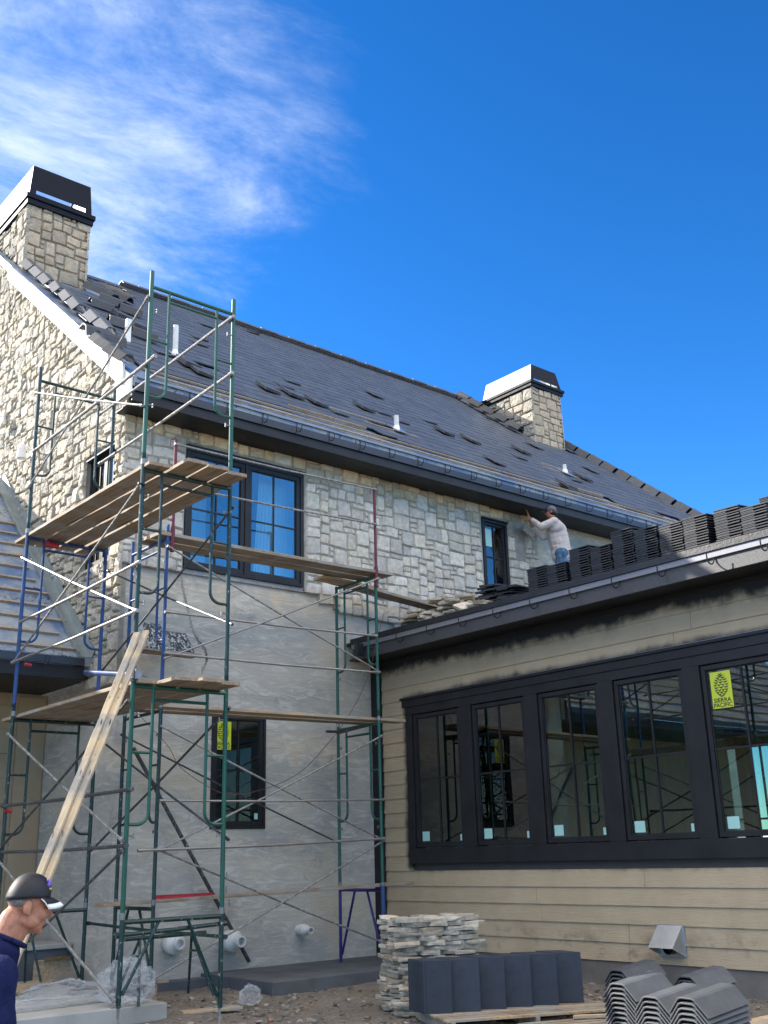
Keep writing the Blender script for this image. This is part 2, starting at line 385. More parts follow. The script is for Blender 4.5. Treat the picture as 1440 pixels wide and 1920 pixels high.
M_stick = flat('sticker_green', (.52,.60,.03), .4); M_ink = flat('sticker_ink', (.012,.015,.015), .5); M_tag = flat('pale_tag', (.35,.62,.58), .5)
M_vio = flat('emblem_violet', (.16,.11,.55)); M_gold = flat('emblem_gold', (.45,.3,.04))

# ------------------------------------------------------------------ key dimensions
XG, YF = 6.20, 12.87            # stone faces
XP, YP = 6.36, 12.98            # plaster faces
EY, EZ, SL = 12.35, 7.72, 0.80  # eave line and slope of the big roof
RY = 19.2; RZ = EZ + SL*(RY-EY)
RX0, RX1 = 6.03, 21.2
LEN = math.sqrt(1+SL*SL)
WX = 10.73                      # siding face
def roofz(y): return EZ + SL*(y-EY)
def stone_col(kind='grey'):
    r = random.random()
    if kind == 'grey':
        b = random.choice([(.47,.43,.36),(.49,.45,.38),(.455,.425,.37),(.50,.46,.39),(.44,.41,.355),(.49,.44,.355)])
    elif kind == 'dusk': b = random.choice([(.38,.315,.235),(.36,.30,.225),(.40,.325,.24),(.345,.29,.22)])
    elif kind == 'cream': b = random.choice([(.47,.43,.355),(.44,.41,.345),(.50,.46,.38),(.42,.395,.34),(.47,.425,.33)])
    elif kind == 'brown': b = random.choice([(.44,.37,.27),(.40,.35,.265),(.50,.40,.27),(.36,.32,.255)])
    else: b = random.choice([(.44,.40,.33),(.38,.345,.29),(.32,.29,.24),(.47,.42,.34),(.42,.35,.26),(.28,.255,.215)])
    k = random.uniform(.86, 1.14); return tuple(x*k for x in b)

def veneer(mb, u0, u1, v0, v1, mp, ok, amp, thick, unit=.1, kind='grey', clampf=None, seed=0, step=.055, colf=None):
    """random-course squared rubble: every stone its own patch, joints from a shared warp"""
    rnd = random.Random(seed); nu = int(round((u1-u0)/unit)); nv = int(round((v1-v0)/unit)); occ = [[not ok(u0+(i+.5)*unit, v0+(j+.5)*unit) for i in range(nu)] for j in range(nv)]
    def warp(u, v):
        p = Vector((u*1.7, v*1.7, seed)); q = Vector((u*4.1+9, v*4.1, seed+5))
        return (u + .022*noise.noise(p+Vector((7,0,0))) + .012*noise.noise(q), v + .034*noise.noise(p) + .016*noise.noise(q+Vector((0,3,0))))
    for j in range(nv):
        for i in range(nu):
            if occ[j][i]: continue
            w, h = rnd.choice([(2,1),(3,1),(2,2),(3,2),(3,2),(4,2),(2,2),(3,3),(4,3),(3,3),(2,1),(3,2),(2,2)])
            ww = 0
            while ww < w and i+ww < nu and not occ[j][i+ww]: ww += 1
            if ww == 1: h = 1
            hh = 1
            while hh < h and j+hh < nv and all(not occ[j+hh][i+k] for k in range(ww)): hh += 1
            for b_ in range(hh):
                for a_ in range(ww): occ[j+b_][i+a_] = True
            us, vs_ = u0+i*unit, v0+j*unit; uw, vh = ww*unit, hh*unit
            ns, mt = max(3, int(uw/step)+2), max(3, int(vh/step)+2)
            def params(n, L):
                e = .018/L; inner = [e + (1-2*e)*k/(n-2) for k in range(n-1)]; return [0]+inner+[1]
            ps, pt = params(ns, uw), params(mt, vh)
            g = .0045; r = rnd.uniform(.02, .045); ph = rnd.uniform(0, 50); base = thick*rnd.uniform(.65, 1.15)
            tu, tv = rnd.uniform(-1, 1)*amp*1.6, rnd.uniform(-1, 1)*amp*1.6
            V = []
            sk = [rnd.uniform(-.012, .012) for _ in range(4)]
            for b_ in pt:
                for a_ in ps:
                    U = g + a_*(uw-2*g); Vv = g + b_*(vh-2*g)
                    du = min(U-g, uw-g-U); dv = min(Vv-g, vh-g-Vv)
                    if du < r and dv < r:            # round the corner
                        cxn, cyn = r-du, r-dv; L = math.hypot(cxn, cyn)
                        if L > r:
                            k = r/L; ddu, ddv = r-cxn*k-du, r-cyn*k-dv
                            U += ddu if U < uw/2 else -ddu; Vv += ddv if Vv < vh/2 else -ddv
                    Vv += (sk[0]*(1-a_)+sk[1]*a_)*(1 if b_ > .5 else .3); U += (sk[2]*(1-b_)+sk[3]*b_)
                    x, y = warp(us+U, vs_+Vv)
                    edge = min(a_*uw, (1-a_)*uw, b_*vh, (1-b_)*vh)
                    hgt = 0 if edge < 1e-6 else base*min(1, .80+edge/.05*.20) + tu*(a_-.5)+tv*(b_-.5)
                    if edge > 1e-6:
                        q = Vector(((us+U)*9+ph, (vs_+Vv)*9, ph)); q2 = q*2.6
                        hgt += amp*(noise.noise(q)*.9 + (1-abs(noise.noise(q2))*2)*.35) + (amp*.55*noise.noise(q*5.5) if amp > .015 else 0)
                        hgt = max(.008, hgt)
                    if clampf: x, y = clampf(x, y)
                    V.append(mp(x, y, hgt))
            nn = len(ps); Fc = [(b_*nn+a_, b_*nn+a_+1, (b_+1)*nn+a_+1, (b_+1)*nn+a_) for b_ in range(len(pt)-1) for a_ in range(nn-1)]
            mb.add(V, Fc, colf(us+uw/2, vs_+vh/2) if colf else stone_col(kind))

def mpF(Y0): return lambda u, v, d: (u, Y0-d, v)
def mpG(X0): return lambda u, v, d: (X0-d, u, v)
def rect_frame(mb, mp, u0, u1, v0, v1, w, d0, d1, col=None):
    """four butted members, proud from depth d0 to d1"""
    def bx(a0, a1, b0, b1):
        P = [mp(a0,b0,d0), mp(a1,b0,d0), mp(a1,b1,d0), mp(a0,b1,d0), mp(a0,b0,d1), mp(a1,b0,d1), mp(a1,b1,d1), mp(a0,b1,d1)]
        mb.add(P, [(0,3,2,1),(4,5,6,7),(0,1,5,4),(1,2,6,5),(2,3,7,6),(3,0,4,7)], col)
    bx(u0, u1, v0, v0+w); bx(u0, u1, v1-w, v1); bx(u0, u0+w, v0+w, v1-w); bx(u1-w, u1, v0+w, v1-w)
def slab(mb, mp, u0, u1, v0, v1, d0, d1, col=None):
    P = [mp(u0,v0,d0), mp(u1,v0,d0), mp(u1,v1,d0), mp(u0,v1,d0), mp(u0,v0,d1), mp(u1,v0,d1), mp(u1,v1,d1), mp(u0,v1,d1)]
    mb.add(P, [(0,3,2,1),(4,5,6,7),(0,1,5,4),(1,2,6,5),(2,3,7,6),(3,0,4,7)], col)
def sticker(parent, mp, u0, u1, v0, v1, d, flip):
    """yellow-green label: pine-cone of dark crescents over two lines of lettering"""
    mb = MB(); slab(mb, mp, u0, u1, v0, v1, d, d+.002); st = mb.build('sticker', M_stick, parent)
    w = u1-u0; h = v1-v0; uc = (u0+u1)/2
    k = MB(); rows = [(.93,1,.07),(.885,1,.12),(.835,2,.16),(.775,3,.20),(.71,3,.23),(.64,4,.245),(.57,3,.24),(.50,4,.22),(.44,3,.19),(.385,2,.14),(.34,1,.09)]
    for ri, (vv, n, half) in enumerate(rows):
        cw = 2*half/n
        for q in range(n):
            cu = -half + cw*(q+.5); pts = []
            for s_ in range(9):
                a = -1+s_/4; pts.append((cu+a*cw*.52, vv+.025*(a*a)))
            low = [(cu+a*cw*.52, vv+.025*(a*a)-.034*(1-a*a)-.002) for a in [1-s_/4 for s_ in range(9)]]
            poly = [mp(uc+flip*x*w*1.5, v0+y*h, d+.0035) for x, y in pts+low[1:-1]]
            k.prism(poly, Vector(mp(0,0,.0015))-Vector(mp(0,0,0)))
    k.build('pine_cone_emblem', M_ink, st)
    for txt, vv, sz in (('SIERRA', .165, .80), ('PACIFIC', .03, .86)):
        cu = bpy.data.curves.new('lettering', 'FONT'); cu.body = txt; cu.align_x = 'CENTER'; cu.size = 1; cu.extrude = .004; cu.offset = .012
        ob = bpy.data.objects.new('tmp', cu); COL.objects.link(ob); bpy.context.view_layer.update()
        me = bpy.data.meshes.new_from_object(ob); bpy.data.objects.remove(ob); bpy.data.curves.remove(cu)
        xs = [v.co.x for v in me.vertices]; ys = [v.co.y for v in me.vertices]; X0, X1, Y1 = min(xs), max(xs), max(ys)
        for v in me.vertices:
            fx = ((v.co.x-X0)/(X1-X0)-.5)*w*sz*1.05; fy = v.co.y/Y1*h*.115
            v.co = Vector(mp(uc+flip*fx, v0+vv*h+fy, d+.0045+v.co.z*.1))
        me.materials.append(M_ink); o = bpy.data.objects.new('lettering', me); COL.objects.link(o); put(o, st)
    return st
def casement(parent, mp, u0, u1, v0, v1, dface, mat_glass, vmun=1, fw=.055, hm=True, mun=.011):
    """one sash: frame, pane, muntins. dface = depth of the sash face (outwards positive)"""
    mb = MB(); rect_frame(mb, mp, u0, u1, v0, v1, fw, dface-.05, dface)
    rect_frame(mb, mp, u0+fw, u1-fw, v0+fw, v1-fw, .012, dface-.05, dface-.018)
    fr = mb.build('window', M_dark, parent, bevel=.004)
    g = MB(); slab(g, mp, u0+fw+.012, u1-fw-.012, v0+fw+.012, v1-fw-.012, dface-.034, dface-.030); pane = g.build('pane', mat_glass, fr)
    k = MB(); uc, vc = (u0+u1)/2, (v0+v1)/2
    slab(k, mp, uc-mun, uc+mun, v0+fw+.012, v1-fw-.012, dface-.029, dface-.016)
    if hm:
        slab(k, mp, u0+fw+.012, uc-mun, vc-mun, vc+mun, dface-.029, dface-.017); slab(k, mp, uc+mun, u1-fw-.012, vc-mun, vc+mun, dface-.029, dface-.017)
    k.build('muntin', M_dark, fr)
    return fr
def hook(mb, base, out, z, drop=.13, r=.007):
    """half-round gutter bracket: a strap that curls out and back up. out: unit outward vector"""
    o = Vector(out); p = Vector(base); pts = []
    pts.append(p + Vector((0,0,.07)))
    for k in range(9):
        a = math.pi*(k/8); pts.append(p + o*(.065-.065*math.cos(a)) + Vector((0,0,-.062*math.sin(a)*1.1)))
    pts.append(p + o*.13 + Vector((0,0,.045)))
    mb.tube(pts, r, 6)

# ------------------------------------------------------------------ GROUND
def ground():
    mb = MB(); xs = [-400,-100,-30,-10] + [i*.16 for i in range(0, 100)] + [18, 30, 60, 150, 500]
    ys = [-300,-60,-10] + [i*.16 for i in range(0, 90)] + [16, 30, 80, 200, 600]
    for y in ys:
        for x in xs:
            z = -.21
            if 0 <= x <= 16 and 0 <= y <= 14.4:
                q = Vector((x*2.2, y*2.2, 0)); z += .035*noise.noise(q*.35) + .022*noise.noise(q) + .012*noise.noise(q*3)
                if x > 10.2: z += .05*max(0, min(1, (x-10.2)/.5))*abs(noise.noise(q*2.2))
            else: z -= .02
            mb.v.append((x, y, z))
    n = len(xs)
    for j in range(len(ys)-1):
        for i in range(n-1): mb.f.append((j*n+i, j*n+i+1, (j+1)*n+i+1, (j+1)*n+i)); mb.c.append((.5,.5,.5))
    tag(mb.build('ground', M_ground, smooth=True, fix=False), 'bare dirt of the building site strewn with grit', 'ground', kind='structure')
    mb = MB(); mb.box((-3, 10.6, -.35), (5.9, 15.2, -.05)); tag(mb.build('concrete_slab', M_conc, bevel=.01), 'grey concrete slab under the left scaffold', 'slab', kind='structure')
    # grit and rubble crumbs: uncountable
    g = MB(); rnd = random.Random(3)
    for _ in range(3200):
        x, y = rnd.uniform(5.2, 11.5), rnd.uniform(6.3, 12.6)
        if 7.6 < x < 10.7 and y > 11.2: continue
        if x < 5.95 and y > 10.5: continue
        s = .005+.022*rnd.random()**3; s *= (1 if rnd.random() < .97 else 1.8)
        c = rnd.choice([(.30,.27,.23),(.2,.17,.13),(.26,.215,.165),(.40,.37,.33),(.15,.14,.13),(.33,.2,.13)])
        rz = Matrix.Rotation(rnd.uniform(0, 6), 4, 'Z') @ Matrix.Rotation(rnd.uniform(-.4,.4), 4, 'X')
        P = [rz @ Vector((s*rnd.uniform(.6,1.3)*a, s*rnd.uniform(.6,1.3)*b_, s*rnd.uniform(.3,.7)*c_)) + Vector((x,y,-.195)) for c_ in (-.6,1) for a,b_ in ((-1,-1),(1,-1),(1,1),(-1,1))]
        g.add(P, [(0,3,2,1),(4,5,6,7),(0,1,5,4),(1,2,6,5),(2,3,7,6),(3,0,4,7)], c)
    tag(g.build('rubble', M_slab_stone), 'scattered stone chips and grit on the dirt', 'rubble', kind='stuff')
ground()

# ------------------------------------------------------------------ STONE HOUSE
house = thing('stone_house', 'two-storey house half clad in pale stone with dark tiled roof and two chimneys', 'house', (XP, YP, -.2))
GW = (13.26, 14.22, 5.35, 7.02)     # gable window y0,y1,z0,z1 
W1 = (7.22, 9.30, 5.27, 7.10); W2 = (7.77, 8.66, 1.72, 3.29); W3 = (13.28, 13.92, 5.72, 7.11)
def walls():
    # plaster shell with openings (front)
    mb = MB(); f = mpF(YP)
    def front(u0, u1, v0, v1): slab(mb, f, u0, u1, v0, v1, -.2, 0)
    x0 = XP
    front(x0, W2[0], -.3, 5.27); front(W2[1], 21.0, -.3, 5.27); front(W2[0], W2[1], -.3, W2[2]); front(W2[0], W2[1], W2[3], 5.27)
    front(x0, W1[0], 5.27, 7.10); front(W1[1], W3[0], 5.27, 7.10); front(W3[1], 21.0, 5.27, 7.10); front(W3[0], W3[1], 5.27, W3[2])
    front(x0, 21.0, 7.10, 7.45)
    mb.build('wall', M_plaster, house)
    # gable wall
    mb = MB(); g = mpG(XP)
    top = 7.45
    def gab(u0, u1, v0, v1): slab(mb, g, u0, u1, v0, v1, -.2, 0)
    gab(YP+.2, GW[0], -.3, top); gab(GW[1], 25.4, -.3, top); gab(GW[0], GW[1], -.3, GW[2]); gab(GW[0], GW[1], GW[3], top)
    mb.prism([(XP, YP+.2, top), (XP, 25.4, top), (XP, RY, RZ-.35)], (.2, 0, 0))
    mb.build('gable_wall', M_plaster, house)
    mb = MB(); slab(mb, mpG(21.0), YP, 25.4, -.3, top, -.2, 0); mb.prism([(20.9, YP, top), (20.9, 25.4, top), (20.9, RY, RZ-.35)], (.2, 0, 0)); slab(mb, mpF(25.4), XP, 21, -.3, top, -.2, -.0)
    mb.build('rear_wall', M_plaster, house)
    # interior floor and lining so windows look into rooms
    mb = MB(); mb.box((XP+.2, YP+.2, 4.6), (20.8, 25.2, 4.75)); mb.box((XP+.2, 16.5, 4.75), (20.8, 16.6, 7.4)); mb.box((XP+.2, YP+.2, 7.46), (20.8, 25.2, 7.5)); mb.box((XP+.2, 15.6, -.2), (20.8, 15.7, 4.6)); mb.box((10.6, YP+.2, -.2), (10.7, 15.6, 4.6)); mb.box((11.4, YP+.2, 4.75), (11.5, 16.5, 7.46))
    mb.build('room_lining', M_room, house)
walls()
def front_stone():
    mb = MB()
    def bottom(u): return 5.22 if u < 10.0 else 4.95
    def ok(u, v):
        if v < bottom(u): return False
        for w in (W1, W3):
            if w[0]-.03 < u < w[1]+.03 and w[2]-.04 < v < w[3]+.07: return False
        # unfinished right end: stepped
        edge = 14.62 + (7.3-v)*.16 + .12*math.sin(v*9)
        if u > edge: return False
        if 14.12 < u < 14.36 and 6.45 < v < 7.15: return False      # bare slot not yet laid
        if 14.0 < u < 14.3 and v > 7.2: return False
        return True
    def colf(u, v):
        if v > 7.0: return stone_col('brown') if random.random() < .8 else stone_col('grey')
        return stone_col('grey')
    veneer(mb, 6.2, 15.6, 4.92, 7.42, mpF(YP-.05), ok, .0075, .032, .09, colf=colf, seed=11)
    mb.build('stone_veneer', M_stone, house, smooth=False, fix=False)
    m2 = MB(); f = mpF(YP)
    for (a, b_, c_, d_) in ((6.27, W1[0]-.02, 5.2, 7.36), (W1[1]+.02, 9.9, 5.2, 7.36), (W1[0]-.02, W1[1]+.02, 7.14, 7.36), (9.9, W3[0]-.02, 5.0, 7.36), (W3[0]-.02, W3[1]+.02, 7.13, 7.36), (W3[1]+.02, 14.75, 5.0, 7.36)):
        slab(m2, f, a, b_, c_, d_, 0.001, .05)
    m2.build('mortar_bed', M_mortar, house)
    # a few odd stones started below the courses
    k = MB(); veneer(k, 9.5, 10.1, 5.05, 5.2, mpF(YP-.005), lambda u, v: 9.55 < u < 9.95, .006, .05, .1, seed=5); veneer(k, 10.9, 11.5, 4.8, 4.95, mpF(YP-.005), lambda u, v: 11.05 < u < 11.4, .006, .05, .1, seed=6)
    k.build('starter_stone', M_stone, house, fix=False)
front_stone()
def gable_stone():
    mb = MB()
    def zmax(u): return roofz(u) - .17 if u < RY else roofz(2*RY-u)-.17
    def zmin(u): 
        return 3.55 if u < 13.8 else 3.9 + (u-13.8)*.9 - .25
    def ok(u, v):
        if v > zmax(u)+.10 or v < zmin(u): return False
        if GW[0]-.03 < u < GW[1]+.03 and GW[2]-.03 < v < GW[3]+.03: return False
        return True
    def cl(u, v): return u, min(v, zmax(u))
    veneer(mb, YF+.02, 21.0, 3.55, 12.6, mpG(XP-.10), ok, .021, .05, .088, kind='cream', clampf=cl, seed=21, step=.034)
    mb.build('gable_stone_veneer', M_stone_rough, house, fix=False)
    m2 = MB(); m2.prism([(XP-.001, YF+.08, 3.6), (XP-.001, 13.8, 3.6), (XP-.001, 17.5, 6.9), (XP-.001, 21, 6.9), (XP-.001, 21, roofz(2*RY-21)-.2), (XP-.001, RY, RZ-.2), (XP-.001, YF+.08, roofz(YF+.08)-.2)], (-.10, 0, 0))
    o = m2.build('mortar_bed', M_mortar, house)
    # cut the window out of the bed
    c = MB(); c.box((XP-.3, GW[0]-.02, GW[2]-.02), (XP+.1, GW[1]+.02, GW[3]+.02))
    co = c.build('cutter', None, None)
    bo = o.modifiers.new('cut', 'BOOLEAN'); bo.object = co; bo.solver = 'EXACT'
    bpy.context.view_layer.update(); dg = bpy.context.evaluated_depsgraph_get(); nm = bpy.data.meshes.new_from_object(o.evaluated_get(dg)); o.modifiers.clear(); o.data = nm; bpy.data.objects.remove(co)
gable_stone()
def house_windows():
    f = mpF(YP)
    # big double window: outer frame
    mb = MB(); rect_frame(mb, f, W1[0], W1[1], W1[2], W1[3], .045, -.08, .045); slab(mb, f, 8.235, 8.285, W1[2]+.045, W1[3]-.045, -.08, .045); slab(mb, f, W1[0]-.02, W1[1]+.02, W1[3]+.002, W1[3]+.035, 0, .10)
    mb.build('window_frame', M_dark, house, bevel=.004)
    casement(house, f, W1[0]+.047, 8.233, W1[2]+.047, W1[3]-.047, .03, M_glass, fw=.07)
    casement(house, f, 8.287, W1[1]-.047, W1[2]+.047, W1[3]-.047, .03, M_glass, fw=.07)
    c = MB()
    for k in range(56):
        a = 8.62+k*.0125; c.add([(a, 13.32+.02*math.sin(k*1.3), 5.2), (a+.0125, 13.32+.02*math.sin(k*1.3+1.3), 5.2), (a+.0125+.12, 13.32, 7.3), (a+.12, 13.32, 7.3)], [(0,1,2,3)])
    c.build('curtain', M_curtain, house)
    s = MB(); s.box((7.3, 14.2, 5.0), (8.3, 14.25, 7.0)); s.build('pale_inner_door', M_curtain, house)
    # lower window
    mb = MB(); rect_frame(mb, f, W2[0], W2[1], W2[2], W2[3], .04, -.08, .02); slab(mb, f, W2[0]-.03, W2[1]+.02, W2[3]+.002, W2[3]+.03, 0, .045); mb.build('window_frame', M_dark, house, bevel=.004)
    fr = casement(house, f, W2[0]+.042, W2[1]-.042, W2[2]+.042, W2[3]-.042, .005, M_glass_g, fw=.05)
    sticker(fr, f, 7.84, 8.10, 2.78, 3.17, -.024, 1)
    s = MB(); slab(s, f, 8.50, 8.56, 1.85, 1.93, -.024, -.022); s.build('paper_tag', M_tag, fr)
    # upper right window
    mb = MB(); rect_frame(mb, f, W3[0], W3[1], W3[2], W3[3], .05, -.08, .06); slab(mb, f, W3[0]-.01, W3[1]+.01, W3[3]+.002, W3[3]+.03, 0, .09); mb.build('window_frame', M_dark, house, bevel=.004)
    fr = casement(house, f, W3[0]+.052, W3[1]-.052, W3[2]+.052, W3[3]-.052, .03, M_glass, fw=.045, mun=.013)
    s = MB(); slab(s, f, 13.40, 13.56, 6.62, 6.95, 0.002, .004); s.build('paper_tag', M_tag, fr)
    # gable window
    g = mpG(XP)
    mb = MB(); rect_frame(mb, g, GW[0], GW[1], GW[2], GW[3], .045, -.08, .035); slab(mb, g, GW[0], GW[1], GW[3]+.002, GW[3]+.03, 0, .12); mb.build('window_frame', M_dark, house, bevel=.004)
    casement(house, g, GW[0]+.047, (GW[0]+GW[1])/2, GW[2]+.047, GW[3]-.047, .02, M_glass, fw=.05, hm=False)
    casement(house, g, (GW[0]+GW[1])/2+.002, GW[1]-.047, GW[2]+.047, GW[3]-.047, .02, M_glass, fw=.05, hm=False)
    # blinds behind the gable window
    c = MB(); c.box((XP+.3, GW[0]-.1, 5.3), (XP+.31, GW[1]+.1, 7.1)); c.build('window_blind', M_curtain, house)
house_windows()
def roof():
    # deck, both slopes
    mb = MB(); th = .16
    prof = [(EY, EZ-.02), (RY, RZ-.02), (2*RY-EY, EZ-.02), (2*RY-EY, EZ-.02-th), (RY, RZ-.02-th), (EY, EZ-.02-th)]
    mb.prism([(RX0, y, z) for y, z in prof], (RX1-RX0, 0, 0))
    r = mb.build('roof', M_under, house)
    # battens near eave and at the bare patches
    bt = MB()
    for s in (.12, .46):
        y = EY + s/LEN; z = roofz(y); mm = Matrix.Translation((0, y, z)) @ Matrix.Rotation(math.atan(SL), 4, 'X'); bt.box((RX0+.3, -.02, 0), (RX1-.1, .02, .028), mm)
    for xa, xb, s in ((10.9, 12.1, 1.25), (10.3, 11.6, 1.62), (16.3, 17.9, 2.12), (16.6, 17.6, 2.5), (8.2, 8.75, 8.1), (8.2, 8.8, 7.85), (8.2, 8.8, 7.6), (9.0, 10.6, .75), (15.3, 16.9, .8)):
        y = EY + s/LEN; z = roofz(y); mm = Matrix.Translation((0, y, z)) @ Matrix.Rotation(math.atan(SL), 4, 'X'); bt.box((xa, -.02, 0), (xb, .02, .05), mm)
    bt.build('roof_batten', M_batten, r)
    # tiles
    rnd = random.Random(5); tl = MB(); expo = .345; tw = .30
    row = 0; s = .50
    while s < LEN*(RY-EY)-.12:
        x = RX0+.18 - rnd.uniform(0, tw)
        lift_run = 0
        while x < RX1-.16:
            x1 = x+tw-.006
            y = EY+s/LEN
            skip = False
            for (a, b_, s0, s1) in ((11.25, 12.1, 1.1, 1.55), (16.75, 17.55, 2.1, 2.5), (8.1, 8.9, 7.4, 8.4), (6.15, 8.0, 6.15, 8.8), (19.05, 20.75, 5.3, 8.3), (8.9, 10.7, .4, .72), (15.2, 17.0, .4, .8), (18.7, 19.6, .4, .75), (7.7, 8.2, 1.95, 2.3)):
                if a < (x+x1)/2 < b_ and s0 < s+.17 < s1: skip = True
            if x < RX0+.16: skip = True
            if not skip:
                v = rnd.uniform(.86, 1.16); c = (.068*v, .079*v, .098*v)
                hi = .040 + rnd.uniform(-.001, .0015); lo = .034
                if rnd.random() < .02: hi += .03; 
                dz = rnd.uniform(-.003, .003); dx = rnd.uniform(-.003, .003); th_ = .020
                def pt(xx, ss, hh):
                    yy = EY+ss/LEN; n_ = (0, -SL/LEN, 1/LEN); return (xx, yy+n_[1]*hh, roofz(yy)+n_[2]*hh)
                P = [pt(x, s, hi-th_-dz), pt(x1, s+dx, hi-th_+dz), pt(x1, s+expo+.06, lo-.018), pt(x, s+expo+.06, lo-.018), pt(x, s, hi-dz), pt(x1, s+dx, hi+dz), pt(x1, s+expo+.06, lo), pt(x, s+expo+.06, lo)]
                tl.add(P, [(0,3,2,1),(4,5,6,7),(0,1,5,4),(1,2,6,5),(2,3,7,6),(3,0,4,7)], c)
            x += tw
        s += expo; row += 1
    tl.build('roof_tiles', M_tile, r)
    # hat-section ridge and rake tiles
    rc = MB()
    x = 8.95; k = 0
    while x < 19.15:
        v = rnd.uniform(.85, 1.2); rc_tile(rc, Matrix.Translation((x, RY, RZ+.045+.01*(k%2))) @ Matrix.Rotation(rnd.uniform(-.01,.01), 4, 'Y'), .43, .15, .10, col=(.075*v,.08*v,.09*v), axis='X'); x += .40; k += 1
    rc.build('ridge_tile', M_tile, r)
    def rake(x, ya, yb, n, jitter=.01, lift=.05, hh=.13):
        for i in range(n):
            y = ya+(yb-ya)*i/max(1, n-1); v = rnd.uniform(.85, 1.2)
            mm = Matrix.Translation((x+rnd.uniform(-jitter, jitter), y, roofz(y)+lift)) @ Matrix.Rotation(math.atan(SL)+(.02 if x > 20 else .06)+rnd.uniform(-.03,.03), 4, "X") @ Matrix.Rotation(rnd.uniform(-jitter*4, jitter*4), 4, 'Z')
            rk = MB(); rc_tile(rk, mm, .43, .14, hh, col=(.075*v,.08*v,.09*v), axis='Y'); rk.build('rake_tile', M_tile, r)
    rake(21.06, 12.5, 18.9, 17, .02, .035, .16)
    rake(6.28, 14.9, 17.15, 6, .02, .09); rake(6.30, 13.75, 14.2, 2, .03, .12)
def rc_tile(mb, mm, L, w, h, col, axis='Y', t=.018):
    """trapezoid hat tile, long axis = local Y (or X), origin at its low end"""
    P = [(-w, 0), (-w*.42, h*.93), (-w*.28, h), (w*.28, h), (w*.42, h*.93), (w, 0), (w-t*1.1, 0), (w*.40-t*.3, h*.93-t), (w*.26, h-t), (-w*.26, h-t), (-w*.40+t*.3, h*.93-t), (-w+t*1.1, 0)]
    if axis == 'X': poly = [Vector((0, -a, b_)) for a, b_ in P]; ext = Vector((L, 0, 0))
    else: poly = [Vector((a, 0, b_)) for a, b_ in P]; ext = Vector((0, L, 0))
    n = 12; vs = poly+[p+ext for p in poly]; vs = [mm @ p for p in vs]
    quads = [(0,1,10,11),(1,2,9,10),(2,3,8,9),(3,4,7,8),(4,5,6,7)]
    fs = [q for q in quads]+[tuple(reversed([i+12 for i in q])) for q in quads]+[(i, i+12, (i+1)%12+12, (i+1)%12) for i in range(12)]
    mb.add(vs, fs, col)
roof()
def eaves():
    # fascia, gutter back board, drip edge, soffit, brackets
    mb = MB(); mb.box((RX0, EY+.02, 7.335), (RX1, EY+.05, 7.475)); mb.build('fascia', M_dark, house, bevel=.003)
    mb = MB(); mb.box((RX0+.02, EY-.012, 7.478), (RX1, EY+.03, 7.60)); mb.build('gutter_board', M_gutter, house, bevel=.004)
    mb = MB(); mb.box((RX0+.05, EY-.03, 7.665), (RX1-.02, EY+.02, 7.69)); mb.build('drip_edge', M_drip, house)
    mb = MB(); mb.box((RX0+.05, EY+.051, 7.355), (RX1, YP-.001, 7.37)); mb.build('soffit', M_dark, house)
    x = 6.9
    while x < 20.6: hk = MB(); hook(hk, (x, EY-.015, 7.56), (0, -1, 0), 0); hk.tube([(x, EY-.02, 7.63), (x, EY+.0, 7.69)], .006, 5); hk.build('gutter_bracket', M_black, house); x += .62
    # rake boards
    bw = .30
    for x0, x1 in ((5.985, 6.027),):
        mb = MB(); ya, yb = EY, 17.62
        mb.prism([(x0, ya+.02, 7.40), (x0, ya+.02, roofz(ya)-.03), (x0, yb, roofz(yb)-.03), (x0, yb, roofz(yb)-bw-.03), (x0, 12.84, roofz(12.84)-bw-.03), (x0, 12.84, 7.40)], (x1-x0, 0, 0)); mb.build('rake_board', M_white, house, bevel=.003)
        mb = MB(); mb.prism([(x1+.001, EY+.06, 7.42), (x1+.001, 17.6, roofz(17.6)-.33), (x1+.001, 17.6, roofz(17.6)-.21), (x1+.001, EY+.06, roofz(EY)-.21)], (.13, 0, 0)); mb.build('rake_soffit', M_white, house)
    mb = MB(); mb.prism([(21.16, EY, 7.42), (21.16, EY, roofz(EY)-.02), (21.16, RY, RZ-.02), (21.16, RY, RZ-bw)], (.045, 0, 0)); mb.build('rake_board', M_white, house)
    # short packers nailed against the rake
    mb = MB()
    for ya, yb, up in ((13.05, 13.45, .10), (12.55, 12.95, .06)):
        mb.prism([(5.945, ya, roofz(ya)-.28), (5.945, ya, roofz(ya)+up), (5.945, yb, roofz(yb)+up), (5.945, yb, roofz(yb)-.28)], (.038, 0, 0))
    mb.build('packer_board', M_white, house)
eaves()
